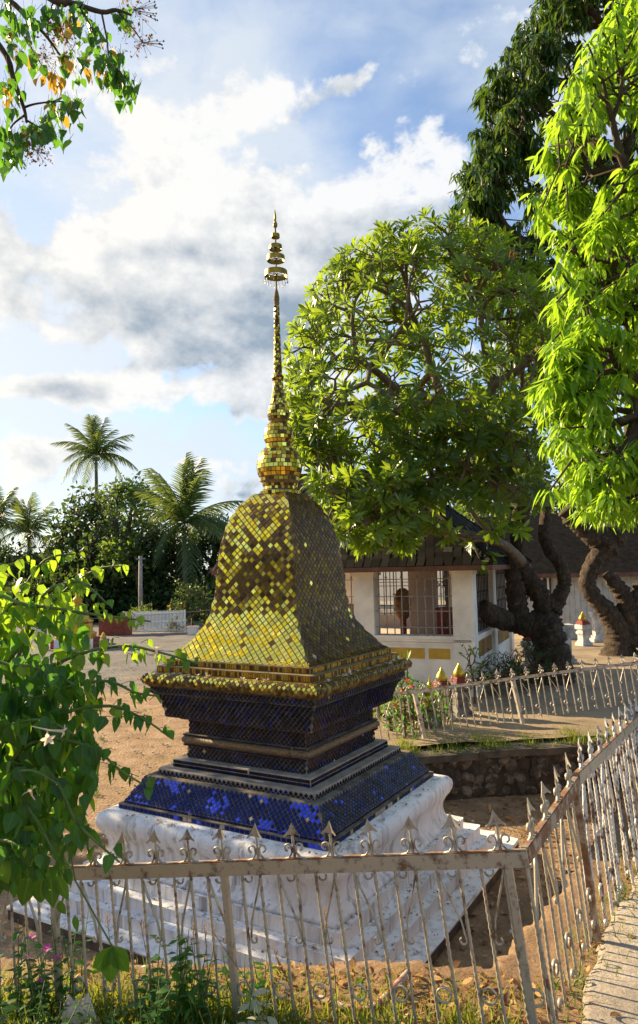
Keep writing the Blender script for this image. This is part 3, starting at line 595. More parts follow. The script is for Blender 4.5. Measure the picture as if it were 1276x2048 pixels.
# bell
bell_p = [(.775, -.814), (.735, -.787), (.675, -.715), (.62, -.642), (.568, -.57), (.525, -.49), (.493, -.39), (.470, -.25), (.455, -.1), (.445, .03), (.436, .15), (.42, .26), (.392, .39), (.35, .51), (.295, .615), (.235, .69), (.18, .74)]
be = sq_part('bell', bell_p, 'grout_gold', .02)
ph = rng.random(8)*6
def patch(u, z): return math.sin(u*11+ph[0])*math.sin(z*9+ph[1])+.8*math.sin(u*23+z*7+ph[2])*math.sin(z*19+ph[3])+.5*math.sin(u*41+ph[4]+z*31)
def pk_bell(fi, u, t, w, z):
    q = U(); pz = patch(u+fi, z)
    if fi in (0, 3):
        if z < -.42: return ('gold_tarnish_shade', U()) if q < .045 else ('gold_rich' if U() < .28 else 'gold_mirror', U())
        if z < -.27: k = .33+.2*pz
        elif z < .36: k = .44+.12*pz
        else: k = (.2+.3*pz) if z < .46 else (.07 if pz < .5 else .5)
        return ('gold_tarnish_shade', U()) if q < k else (('gold_olive' if U() < .6 else 'gold_worn', U()) if q < k+.2 else ('gold_rich' if U() < (.5 if -.42 < z < .6 else .2) else 'gold_mirror', U()))
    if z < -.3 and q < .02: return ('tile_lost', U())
    return ('gold_tarnish_shade', U()*.6) if q < .64 else (('gold_olive', U()*.6) if q < .978 else ('amber_mirror' if q < .993 else 'gold_mirror', U()))  # right and far faces mostly dark tiles, painting the dim trees they mirror
tiles_bell = []
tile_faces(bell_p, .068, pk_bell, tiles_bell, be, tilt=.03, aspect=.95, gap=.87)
allp = [(it, 'b') for it in tiles_bell]+[(it, 's') for it in tiles_blue]
pieces(be, 'tile', tiles_bell, tile_mesh, 190, 'tiles'); flush_free(be)
pieces(sk, 'tile', tiles_blue, tile_mesh, 100, 'tiles'); pieces(co, 'tile', tiles_dark, tile_mesh, 0, 'tiles'); pieces(tr_, 'tile', tiles_gold, tile_mesh, 0, 'tiles')
# rounded top: z of a picture row on the axis
def zax(v):
    lo, hi = -3., 6.
    for _ in range(40):
        m = (lo+hi)/2
        if project((SC[0], SC[1], m+ZC))[1][0] > v: lo = m
        else: hi = m
    return lo+ZC
def lat(name, prof, mat, n=24, parent=stupa, smooth_=True):
    mb = MB(); mb.lathe([(r, zax(v)) for r, v in prof], (SC[0], SC[1], 0), n); return mb.obj(name, [mat], parent, smooth_)
def lat_tiles(parent, prof, du, dv, pick, name='tiles'):
    P = np.array([(r, zax(v)) for r, v in prof]); s = np.concatenate([[0], np.cumsum(np.hypot(*np.diff(P, axis=0).T))]); S = s[-1]; rows = max(1, int(round(S/dv))); items = []
    for i in range(rows):
        t = (i+.5)/rows*S; r = np.interp(t, s, P[:, 0]); z = np.interp(t, s, P[:, 1]); e = S/rows/3; dr_ = np.interp(min(S, t+e), s, P[:, 0])-np.interp(max(0, t-e), s, P[:, 0]); dz = np.interp(min(S, t+e), s, P[:, 1])-np.interp(max(0, t-e), s, P[:, 1])
        n = max(5, int(2*math.pi*r/du))
        for k in range(n):
            a = 2*math.pi*(k+.5*(i % 2))/n; ca, sa = math.cos(a), math.sin(a); pr = unit((ca*dr_, sa*dr_, dz)); tn = np.array([-sa, ca, 0]); nr = unit(np.cross(tn, pr)+rnd()*.03); x = unit(tn-nr*np.dot(tn, nr)); y = np.cross(nr, x)
            pk = pick(i/rows, a)
            if pk is None: continue
            R3 = Matrix((x*(math.pi*r/n*.93), y*(S/rows/2*.93), nr*.003)).transposed(); mw = R3.to_4x4(); mw.translation = Vector((SC[0]+ca*r+nr[0]*.002, SC[1]+sa*r+nr[1]*.002, z+nr[2]*.002)); items.append((mw, tmesh(*pk, 'rect'), 2.0))
    pieces(parent, 'tile', items, tile_mesh, 0, name)
def pk_g(a_, b_):
    def f(t, a):
        q = U(); return ('gold_mirror', U()) if q < a_ else (('gold_worn', U()) if q < b_ else (('amber_mirror', U()) if q > .97 else ('gold_tarnish_shade', U())))
    return f
p_ = [(.19, 992), (.197, 990), (.197, 983), (.165, 981), (.158, 975), (.168, 968), (.18, 964)]
o = lat('neck', p_, 'grout_gold'); lat_tiles(o, [(.198, 990), (.198, 983)], .04, .04, pk_g(.5, .8)); lat_tiles(o, [(.163, 980), (.159, 975), (.168, 968)], .03, .03, pk_g(.2, .55))
p_ = [(.165, 968), (.190, 963), (.192, 956), (.196, 954), (.21, 948), (.22, 938), (.218, 926), (.2, 912), (.165, 901), (.13, 896)]
o = lat('lower_bulb', p_, 'grout_gold'); lat_tiles(o, p_[1:3], .045, .04, pk_g(.5, .8)); lat_tiles(o, p_[3:], .045, .04, pk_g(.52, .8))
p_ = [(.122, 899), (.126, 896), (.126, 888), (.115, 887), (.125, 886), (.142, 880), (.146, 870), (.138, 860), (.115, 851), (.09, 847)]
o = lat('middle_bulb', p_, 'grout_gold'); lat_tiles(o, p_[1:3], .045, .04, pk_g(.5, .8)); lat_tiles(o, p_[4:], .04, .036, pk_g(.52, .8))
p_ = [(.082, 849), (.088, 847), (.088, 842), (.098, 840), (.106, 832), (.104, 823), (.09, 814), (.075, 808)]
o = lat('upper_bulb', p_, 'grout_gold'); lat_tiles(o, p_[3:], .03, .03, pk_g(.25, .6))
p_ = [(.075, 809), (.066, 800), (.055, 785), (.046, 770), (.041, 762)]
o = lat('spire_cone', p_, 'grout_gold'); lat_tiles(o, p_, .024, .026, pk_g(.22, .6))
p_ = [(.04, 763), (.05, 761), (.056, 757), (.05, 752), (.038, 750)]; o = lat('spire_collar', p_, 'grout_gold'); lat_tiles(o, p_[1:4], .03, .03, pk_g(.3, .6))
p_ = [(.038, 751), (.034, 720), (.028, 680), (.023, 640), (.021, 612), (.028, 607), (.03, 604)]; o = lat('spire_shaft', p_, 'grout_gold', 12); lat_tiles(o, p_[:5], .02, .025, pk_g(.08, .4))
lat('spire_bud', [(.02, 605), (.029, 601), (.03, 596), (.02, 585), (.010, 578)], 'grout_gold', 10)
mb = MB(); mb.tube([(SC[0], SC[1], zax(580)), (SC[0], SC[1], zax(446))], .009, 8); rod = mb.obj('finial_rod', ['brass_dark'], stupa)
for r, v, h in ((.116, 548, .058), (.092, 517, .05), (.066, 495, .045), (.044, 472, .036)):
    z = zax(v); n = 32; mb = MB(); vv = []
    for rr, zz in ((r, z-h/2), (r*.97, z+h/2), (r*.97-.004, z+h/2), (r-.004, z-h/2)): vv += [(SC[0]+rr*math.cos(2*math.pi*k/n), SC[1]+rr*math.sin(2*math.pi*k/n), zz) for k in range(n)]
    mb.add(vv, [(i*n+k, i*n+(k+1) % n, ((i+1) % 4)*n+(k+1) % n, ((i+1) % 4)*n+k) for i in range(4) for k in range(n)]); tier = mb.obj('umbrella_tier', ['brass'], stupa)
    mb = MB()
    for k in range(4): a = k*math.pi/4+.3; mb.tube([(SC[0]+r*.98*math.cos(a), SC[1]+r*.98*math.sin(a), z), (SC[0]-r*.98*math.cos(a), SC[1]-r*.98*math.sin(a), z)], .003, 4)
    mb.obj('spoke', ['brass_dark'], tier)
    if r > .11:
        for k in range(18):
            a = k*2*math.pi/18; x, y = SC[0]+r*math.cos(a), SC[1]+r*math.sin(a); L_ = .03+.03*U(); mb = MB(); mb.tube([(x, y, z-h/2), (x+.004*rng.normal(), y, z-h/2-L_*.6), (x+.008*rng.normal(), y, z-h/2-L_)], .0022, 4); mb.tube([(x, y, z-h/2-L_), (x, y, z-h/2-L_-.012)], .005, 5); mb.obj('pendant', ['brass_dark'], tier)
lat('finial_bud', [(.010, 456), (.022, 453), (.022, 447), (.012, 445), (.018, 444), (.008, 441)], 'brass', 10); lat('finial_tip', [(.007, 442), (.013, 436), (.009, 428), (.001, 418)], 'brass', 8)
# fallen blossoms and twigs lying on the ledges
fl = Leaves()
for _ in range(26):
    fi = 1 if U() < .75 else 0; n, t = FACES[fi]; u = rng.uniform(-.75, .75); w = .86+.05*U(); p = np.array([SC[0]+t[0]*u+n[0]*w, SC[1]+t[1]*u+n[1]*w, ZC-.925])
    for k in range(4): fl.add(p, (rng.normal(), rng.normal(), .25), (0, 0, 1), .035+.015*U(), U())
fl.build(None, 'oval', 'flower_white', 2, rest='fallen_blossoms')

# ---------------------------------------------------------------- fences
def curl(c, r, a0, a1, ex, ez, n=14, spiral=.0):
    return [c+ex*(r*(1-spiral*i/n)*math.cos(a0+(a1-a0)*i/n))+ez*(r*(1-spiral*i/n)*math.sin(a0+(a1-a0)*i/n)) for i in range(n+1)]
def rebar_mesh(h, r, mat, rich=True, m_name='bar'):
    mb = MB()
    if rich:
        n, k = int(h/.0055), 8; v = []
        for i in range(n+1):
            for j in range(k): a = 2*math.pi*j/k; rr = r*(1+.16*math.cos(2*a+i*1.25)); v.append((rr*math.cos(a), rr*math.sin(a), -h*i/n))
        mb.add(v, [(i*k+(j+1) % k, i*k+j, (i+1)*k+j, (i+1)*k+(j+1) % k) for i in range(n) for j in range(k)])
    else: mb.tube([(0, 0, 0), (0, 0, -h)], r, 6)
    return mb.mesh(m_name, [mat], rich)
def spear_mesh(mat, s=1.0):
    """leaf-shaped head of folded plate: point up, two swept barbs, ridge along the middle"""
    out = [(0, .052), (.006, .040), (.013, .027), (.023, .014), (.036, .003), (.034, -.003), (.018, .006), (.006, .003)]; mb = MB()
    for sg in (1, -1):
        for side in (1, -1):
            v = [(sg*x*s, -.35*x*s+side*.0016, z*s) for x, z in out]+[(0, side*.0016, 0)]; f = tuple(range(len(v))); mb.add(v, [f if sg*side > 0 else f[::-1]])
        v = [(sg*x*s, -.35*x*s+q*.0016, z*s) for q in (1, -1) for x, z in out]; L_ = len(out); mb.add(v, [(i, i+1, L_+i+1, L_+i) for i in range(L_-1)])
    mb.tube([(0, 0, -.02*s), (0, 0, .03*s)], .004*s, 6); return mb.mesh('spearhead', [mat])
def build_fence(label, A, B, n, lean, h, mats, posts, rich=True, odd=1, group='spear-topped metal fences', rail=(.030, .052), skip=(), jitter=.0, hfin=.088, rb=.0063):
    """A->B: rail centre line; n bars between; lean: unit vector along the bars (up)"""
    A, B = np.array(A, float), np.array(B, float); d = B-A; L = np.linalg.norm(d); d /= L; up = unit(np.array(lean)-0*d); nn = unit(np.cross(d, up)); sp = L/(n-1) if n > 1 else L
    mid_ = (A+B)/2; root = thing('metal_fence', label, 'fence', (mid_[0], mid_[1], mid_[2]-h), group)
    mr, mbar = mats
    mb = MB(); mb.box((A+B)/2, (L+.02, rail[0], rail[1]), (d, nn, unit(np.cross(nn, d)))); mb.obj('rail', [mr], root)
    mb = MB(); ruz = unit(np.cross(nn, d)); mb.box((A+B)/2+ruz*(rail[1]/2+.003), (L+.015, rail[0]*.8, .005), (d, nn, ruz)); mb.obj('rail_strip', ['steel_rusty'], root)
    bm = rebar_mesh(h, rb, mbar, rich); SK = 1.3 if rich else 1.25; um = rebar_mesh(hfin, rb*.9, mbar, rich, 'finial_stem'); sm = spear_mesh(mbar, 1.02 if rich else 1.1)
    R3 = Matrix((d, -nn, up)).transposed() if np.dot(np.cross(d, -nn), up) > 0 else Matrix((d, nn, up)).transposed()
    rad = .0045 if rich else .0055; ns = 12 if rich else 7
    # shared scroll meshes in the local frame (x along rail, z up the bars)
    ex, ez = np.array([1., 0, 0]), np.array([0, 0, 1.])
    def strip(pts, nm): mb = MB(); mb.tube(pts, [(.0075, .0034)]*len(pts), 6, flat=(0, 1, 0)); return mb.mesh(nm, [mbar], True)
    cs = {}
    for sg in (1, -1):
        p = [np.array([sg*.004, 0, .075-.002])] if False else []
        p = [np.array([sg*.044, 0, .003]), np.array([sg*.024, 0, .006]), np.array([sg*.010, 0, .022]), np.array([sg*.009, 0, .036])]+curl(np.array([sg*.026, 0, .043]), .016, math.pi if sg > 0 else 0, (-.45*math.pi) if sg > 0 else 1.45*math.pi, ex, ez, ns, .25)
        cs[sg] = strip(p, 'scroll')
        hgt = h*.40
        q = [np.array([sg*(sp-.008)*.5, 0, -.015]), np.array([sg*(sp*.5-.014), 0, -.05]), np.array([sg*(-.02), 0, -hgt*.75]), np.array([-sg*(sp*.5-.012), 0, -hgt])]+curl(np.array([-sg*(sp*.5-.024), 0, -hgt-.008]), .014, math.pi if sg > 0 else 0, 2.3*math.pi if sg > 0 else -1.3*math.pi, ex, ez, ns, .2)
        cs['s%d' % sg] = strip(q, 'long_scroll')
        cs['h%d' % sg] = strip(curl(np.array([-sg*sp*.16, 0, -.014]), .016, math.pi*1.02, math.pi*2.1, ex, ez, ns) if True else p, 'hook')
    ring = strip(curl(np.array([0, 0, 0]), min(.0265, sp*.45), 0, 2*math.pi, ex, ez, ns+6), 'ring')
    low = strip(curl(np.array([0, 0, 0]), .018, -.2*math.pi, 1.3*math.pi, ex, ez, ns, .3), 'low_scroll')
    R4 = lambda p: mat4(p, R3)
    for i in range(n):
        if i in skip: continue
        p = A+d*sp*i+d*jitter*rng.normal(); pj = p-ruz*(rail[1]/2-.004)
        link('bar', bm, root, mat4(pj, R3 @ Matrix.Rotation(rng.normal()*.011, 3, 'Y') @ Matrix.Rotation(rng.normal()*.01, 3, 'X') @ Matrix.Rotation(U()*3, 3, 'Z')))
        if i % 2 == odd:
            t0 = p+ruz*(rail[1]/2); link('finial_stem', um, root, R4(t0+up*hfin)); link('spearhead', sm, root, mat4(t0+up*(hfin+.002), R3 @ Matrix.Rotation(rng.normal()*.2, 3, 'Z') @ Matrix.Rotation(rng.normal()*.05, 3, 'Y'), rng.uniform(.92, 1.06)))
            for sg in (1, -1): link('scroll', cs[sg], root, R4(t0+up*.001))
        if i < n-1 and i+1 not in skip:
            m_ = p+d*sp*.5-ruz*(rail[1]/2)
            if i % 2 != odd:
                sg = 1 if (i//2) % 2 == 0 else -1; link('long_scroll', cs['s%d' % sg], root, R4(m_)); link('hook', cs['h%d' % sg], root, R4(m_))
            else:
                link('ring', ring, root, R4(m_-up*h*.72)); link('low_scroll', low, root, R4(m_-up*(h*.93)))
    for q, ph_ in posts:
        p = A+d*q*L; mb = MB(); mb.box(p-up*ph_/2-nn*.0+(-ruz*rail[1]/2), ((.026, .026, ph_) if rich else (.05, .05, ph_)), (d, nn, up)); mb.obj('post', [mr], root)
    return root
f_up = unit(np.array([-.115, .0, 1.0])); spF = FLEN/24.7
i0 = FL0-fdir*spF*10
build_fence('near rusty spear-topped fence running across in front of the white plinth', i0, FR, 36, unit(np.cross(np.cross(fdir, (0, 0, 1)), fdir)*1+np.array([.035, .05, 0])), .60, ('steel_paint', 'steel_paint'), [(.26, .75), (.571, .8), (.978, .75)], odd=0)
# right-hand fence: rusty near panel, then a taller peeling one
build_fence('short rusty fence panel turning the corner beside the path', FR+np.array([.012, .03, .0]), RA, 9, (-.10, 0, 1), .62, ('steel_rusty', 'steel_paint'), [(.98, .7)], odd=1)
build_fence('peeling white fence panel further along the path with close bars', RA+np.array([.02, .04, .01]), RBX, 66, (-.09, 0, 1), .74, ('steel_paint', 'steel_peeling'), [(.2, .8), (.5, .8)], odd=1, rb=.0085)
BA = at(700, 1400, 9.25); BB = at(1276, 1325, 10.45)
BBX = BA+(BB-BA)*1.35
build_fence('distant low spear-topped fence standing on the stone retaining wall', BA, BBX, 54, (-.19, 0, 1), .55, ('steel_far', 'steel_far'), [(.15, .6), (.395, .6), (.8, .6)], rich=False, rail=(.035, .03), hfin=.075, rb=.0085)

# ---------------------------------------------------------------- retaining wall of rough stones
wall = thing('retaining_wall', 'low dark mossy rubble stone wall holding up the temple terrace', 'wall', (3, 9.6, 0))
wn = np.array([wd[1], -wd[0]]); wl = np.linalg.norm(WR-WL); mb = MB()
A3 = np.array([WL[0], WL[1], 0]); w3 = np.array([wd[0], wd[1], 0]); n3_ = np.array([wn[0], wn[1], 0])
mb.box(A3+w3*wl/2-n3_*.02+np.array([0, 0, (TZ-.12)/2-.05]), (wl, .3, TZ-.05), (w3, n3_, (0, 0, 1))); mb.obj('mortar_core', ['wall_mortar'], wall)
def stone_mesh(seed, mat='stone_rough'):
    r = np.random.default_rng(seed); mb = MB(); nu, nv = 7, 5; v = []; cuts = [unit(r.normal(size=3)) for _ in range(7)]
    for i in range(nv+1):
        for j in range(nu):
            th, ph_ = math.pi*i/nv, 2*math.pi*j/nu; p = np.array([math.sin(th)*math.cos(ph_), math.sin(th)*math.sin(ph_), math.cos(th)])
            for c in cuts:
                e = np.dot(p, c)-.72
                if e > 0: p = p-c*e
            v.append(p*(1+.06*r.normal()))
    mb.add(v, [(i*nu+j, i*nu+(j+1) % nu, (i+1)*nu+(j+1) % nu, (i+1)*nu+j)[::-1] for i in range(nv) for j in range(nu)]); return mb.mesh('stone', [mat])
SM = [stone_mesh(k) for k in range(7)]
s = 0
for row, zr in enumerate((.06, .20, .33, .45)):
    s = rng.uniform(0, .15)
    while s < wl:
        wdt = rng.uniform(.10, .22); hh = rng.uniform(.06, .10); p = A3+w3*s+n3_*(.105+.02*U())+np.array([0, 0, zr+.03*rng.normal()])
        m = Matrix.Rotation(math.atan2(wd[1], wd[0]), 3, 'Z') @ Matrix.Rotation(rng.normal()*.3, 3, 'Y') @ Matrix.Diagonal((wdt*.7, .07, hh*1.15)); mw = m.to_4x4(); mw.translation = Vector(p); link('stone', SM[int(U()*7)], wall, mw); s += wdt*1.15+.03*U()
mb = MB(); k = 0.0
while k < wl:
    l_ = rng.uniform(.5, 1.0); z0 = TZ-.085+.008*rng.normal(); mb.box(A3+w3*(k+l_/2)+n3_*(.02+.012*rng.normal())+np.array([0, 0, z0]), (l_-.004, .42, .085), (w3, n3_, unit((0.01*rng.normal(), 0, 1)))); k += l_
mb.obj('capping', ['wall_cap'], wall)

# ---------------------------------------------------------------- library building with barred openings
th = R(23); b0 = np.array([2.76, 13.0]); bl = np.array([-math.cos(th), math.sin(th)]); bs = np.array([math.sin(th), math.cos(th)]); BZ = float(ter_z(2.8, 13))-.1
lib = thing('temple_building', 'small cream temple building with barred openings under a dark tiled roof', 'building', (b0[0], b0[1], BZ))
def bp(t, s, z): q = b0+bl*t+bs*s; return np.array([q[0], q[1], z])
AX = ((bl[0], bl[1], 0), (bs[0], bs[1], 0), (0, 0, 1))
zE = ZC-.06; zSill = at(830, 1272, 13.4)[2]; LB, DB = 5.0, 5.0
def bbox(mb, t0, t1, s0, s1, z0, z1, m=0): mb.box(bp((t0+t1)/2, (s0+s1)/2, (z0+z1)/2), (abs(t1-t0), abs(s1-s0), z1-z0), AX, m)
cols = [(0, .38), (1.90, 2.31), (3.83, 4.24)]
for s0, s1 in ((0, .38), (DB-.38, DB)):
    for t0, t1 in cols+[(LB-.02, LB+.36)]:
        mb = MB(); bbox(mb, t0, t1, s0, s1, BZ, zE-.1); bbox(mb, t0-.03, t1+.03, s0-.03, s1+.03, zE-.1, zE-.04); bbox(mb, t0-.05, t1+.05, s0-.05, s1+.05, zE-.04, zE+.02); mb.obj('column', ['wall_cream'], lib)
for s0, s1 in ((2.25, 2.6),):
    for t0, t1 in ((0, .38),): mb = MB(); bbox(mb, t0, t1, s0, s1, BZ, zE+.02); mb.obj('column', ['wall_cream'], lib)
# dado walls with sill and ochre panels
mb = MB(); bbox(mb, .06, LB+.3, .04, .30, BZ, zSill-.06); mb.obj('dado_wall', ['wall_cream'], lib)
mb = MB(); bbox(mb, .04, LB+.3, -.02, .34, zSill-.06, zSill); bbox(mb, .05, LB+.3, .0, .32, zSill-.11, zSill-.063); bbox(mb, .05, LB+.3, .02, .30, zSill-.16, zSill-.12); mb.obj('sill', ['wall_cream'], lib)
for t0, t1 in ((.46, .86), (.94, 1.84), (1.96, 2.6), (2.7, 3.7)): mb = MB(); bbox(mb, t0, t1, .028, .06, zSill-.42, zSill-.23); mb.obj('ochre_panel', ['ochre_paint'], lib)
mb = MB(); bbox(mb, .06, .30, .30, DB-.1, BZ, zSill-.08); mb.obj('side_dado', ['wall_cream'], lib); mb = MB(); bbox(mb, .02, .34, .38, DB-.38, zSill-.08, zSill-.02); mb.obj('side_sill', ['wall_cream'], lib)
for s0, s1 in ((.5, 2.1), (2.75, 4.5)): mb = MB(); bbox(mb, .045, .07, s0, s1, zSill-.45, zSill-.15); mb.obj('side_panel', ['ochre_dirty'], lib)
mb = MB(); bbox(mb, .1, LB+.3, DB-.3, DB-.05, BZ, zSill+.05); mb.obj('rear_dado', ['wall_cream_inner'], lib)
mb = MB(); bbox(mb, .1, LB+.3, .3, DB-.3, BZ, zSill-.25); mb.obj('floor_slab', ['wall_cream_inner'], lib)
mb = MB(); bbox(mb, -.1, LB+.5, -.1, DB+.1, zE+.02, zE+.12); mb.obj('wall_plate', ['timber_red'], lib)
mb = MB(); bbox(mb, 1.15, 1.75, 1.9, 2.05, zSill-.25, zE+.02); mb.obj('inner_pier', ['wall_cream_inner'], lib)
mb = MB(); bbox(mb, .9, 1.12, 3.1, 3.3, zSill-.25, zE+.02); mb.obj('inner_pier', ['wall_cream'], lib)
# grilles
def grille(t0, t1, s, axis, nb, mat='grille_iron', z0=None, z1=None, hz=(.12, .36, .58, .84), knobs=True):
    z0 = z0 or zSill; z1 = z1 or zE+.02; P = (lambda q, z: bp(q, s, z)) if axis == 't' else (lambda q, z: bp(s, q, z))
    mb = MB(); 
    for h_ in hz: mb.tube([P(t0, z0+(z1-z0)*h_), P(t1, z0+(z1-z0)*h_)], .011, 4)
    g = mb.obj('window_grille', [mat], lib); 
    for k in range(nb):
        q = t0+(t1-t0)*(k+.5)/nb; mb = MB(); mb.tube([P(q, z0), P(q, z1)], .013, 6)
        if knobs:
            for h_ in (hz[k % 2], hz[2+(k+1) % 2]): z = z0+(z1-z0)*(h_+.03); mb.lathe([(.006, -.024), (.028, 0), (.006, .024)], P(q, z), 6)
        mb.obj('grille_bar', [mat], g)
grille(.38, 1.90, .10, 't', 10); grille(2.31, 3.83, .10, 't', 10); grille(.38, 2.25, .1, 's', 11, 'grille_dark'); grille(2.6, 4.6, .1, 's', 10, 'grille_dark')
grille(.5, 1.9, DB-.2, 't', 9, 'grille_dark', zSill+.05, None, (.2, .62, .7, .95), False); grille(2.31, 3.83, DB-.2, 't', 9, 'grille_dark', zSill+.05, None, (.2, .62, .7, .95), False)
# pierced frieze in the rear opening
mb = MB()
for k in range(12):
    q = .5+k*.115; zc = zSill+.05+(zE-zSill)*.62
    for a, c in ((-1, 1), (1, -1)): mb.tube([bp(q-.05, DB-.22, zc-.08*a), bp(q+.05, DB-.22, zc+.08*a)], .012, 4)
mb.obj('rear_frieze', ['grille_dark'], lib)
cab = thing('cabinet', 'red lacquered cabinet standing inside the barred building', 'cabinet', bp(.72, 1.3, zSill-.25), None)
mb = MB(); bbox(mb, .5, .95, 1.1, 1.5, zSill-.25, zSill+.42); mb.obj('cabinet_body', ['lacquer_red'], cab); mb = MB(); bbox(mb, .68, .78, 1.085, 1.1, zSill+.0, zSill+.4); mb.obj('cabinet_panel', ['timber_red'], cab); mb = MB(); bbox(mb, .47, .98, 1.07, 1.53, zSill+.42, zSill+.45); mb.obj('cabinet_top', ['lacquer_red'], cab)
dr_t = thing('temple_drum', 'large brown wooden drum hanging inside the barred building', 'drum', bp(1.75, 1.4, zSill+.1)); mb = MB(); cc = bp(1.72, 1.35, zSill+.52); a1 = np.array([bl[0], bl[1], 0])*1
mb.tube([cc+a1*x for x in (-.10, -.09, -.04, .04, .09, .10)], [.02, .3, .33, .33, .3, .02], 20, cap=True); mb.obj('drum_shell', ['drum_wood'], dr_t, True); mb = MB(); mb.tube([cc+np.array([0, 0, .3]), cc+np.array([0, 0, zE-zSill-.5])], .02, 5); mb.tube([cc-np.array([0, 0, .32]), bp(1.72, 1.35, zSill-.25)], .07, 8); mb.obj('drum_stand', ['lacquer_red'], dr_t)
bx = thing('votive_table', 'dark red altar table with orange cloth seen through the far-left bars', 'table', bp(2.9, 1.6, zSill-.25)); mb = MB(); bbox(mb, 2.45, 3.5, 1.3, 1.9, zSill+.1, zSill+.15)
for t_ in (2.5, 3.4): bbox(mb, t_, t_+.06, 1.35, 1.41, zSill-.25, zSill+.1)
mb.obj('table_frame', ['lacquer_red'], bx); mb = MB(); bbox(mb, 2.5, 3.4, 1.28, 1.3, zSill-.15, zSill+.14); bbox(mb, 2.6, 3.3, 1.4, 1.8, zSill+.15, zSill+.5); mb.obj('table_cloth', ['drum_wood'], bx)
# roof: courses of flat tiles
oh = .42; ridge_s = DB/2; zR = zE+.06+ (ridge_s+oh)*math.tan(R(37)); tL, tR0, tR = LB+.25, 2.3, -oh
def roof_tiles():
    items = []; meshes = {}
    for k in range(6):
        mb = MB(); mb.add([(-1, -1, 0), (1, -1, 0), (1, 1, 0), (-1, 1, 0), (-1, -1, 1), (1, -1, 1), (.97, 1, 1), (-.97, 1, 1)], [(4, 5, 6, 7), (0, 1, 5, 4), (1, 2, 6, 5), (2, 3, 7, 6), (3, 0, 4, 7)]); meshes[k] = mb.mesh('roof_tile', ['roof_tile'], False, [.1, .3, .5, .72, .9, .985][k])
    def plane(e0, e1, top0, top1, outn):
        e0, e1, top0, top1 = map(np.array, (e0, e1, top0, top1)); up_ = unit((top0+top1)/2-(e0+e1)/2); x = unit(e1-e0); up_ = unit(((top0+top1)/2-(e0+e1)/2)-x*np.dot((top0+top1)/2-(e0+e1)/2, x)); H = np.dot(top0-e0, up_); n_ = np.cross(x, up_); n_ = n_ if n_[2] > 0 else -n_
        rows = int(H/.15)
        for r in range(rows):
            f_ = r/rows; a = e0+(top0-e0)*f_; b_ = e1+(top1-e1)*f_; L_ = np.linalg.norm(b_-a); n = int(L_/(.17))
            for j in range(n):
                if U() < .012: continue
                c = a+x*(j+.5+(.5 if r % 2 else 0))*(.17)+up_*.09
                if np.dot(c-a, x) > L_-.08: continue
                nn_ = unit(n_+up_*(-.16)+rnd()*.035); xx = unit(x-nn_*np.dot(x, nn_)+rnd()*.012); yy = np.cross(nn_, xx); R3 = Matrix((xx*.082, yy*.105, nn_*.02)).transposed(); mw = R3.to_4x4(); mw.translation = Vector(c+n_*(.012+.008*U())); q = U()
                items.append((mw, 0 if q < .42 else 1 if q < .7 else 2 if q < .86 else 3 if q < .92 else 4 if q < .965 else 5, 2.0))
    eF0, eF1 = bp(tR, -oh, zE+.06), bp(tL, -oh, zE+.06); rF0, rF1 = bp(tR0, ridge_s, zR), bp(tL, ridge_s, zR); eS0, eS1 = bp(tR, -oh, zE+.06), bp(tR, DB+oh, zE+.06); eB0, eB1 = bp(tR, DB+oh, zE+.06), bp(tL, DB+oh, zE+.06)
    mb = MB(); mb.quad(eF0, eF1, rF1, rF0); mb.quad(eS1, eS0, rF0, rF0+1e-4); mb.quad(eB1, eB0, rF0, rF1); mb.add([eF1, eB1, rF1], [(0, 1, 2)]); mb.quad(eF0-np.array([0, 0, .03]), eF1-np.array([0, 0, .03]), eB1-np.array([0, 0, .03]), eB0-np.array([0, 0, .03])); rf = mb.obj('roof', ['roof_under'], lib)
    plane(eF0, eF1, rF0, rF1, None); plane(eS1, eS0, rF0, rF0, None); plane(eB1, eB0, rF1, rF0, None)
    pieces(rf, 'roof_tile', items, meshes, 300, 'roof_tiles')
    mb = MB(); mb.tube([rF0, rF1], .09, 7); mb.tube([rF0, eF0+np.array([0, 0, .05])], .06, 6); mb.tube([rF0, eS1+np.array([0, 0, .05])], .06, 6); mb.obj('ridge_cap', ['slate_roof'], rf)
    mb = MB(); e_ = np.array([0, 0, .05]); mb.box((eF0+eF1)/2-e_, (np.linalg.norm(eF1-eF0), .03, .09), AX); mb.box((eS0+eS1)/2-e_, (.03, np.linalg.norm(eS1-eS0), .09), AX); mb.obj('fascia', ['timber_red'], lib)
roof_tiles()

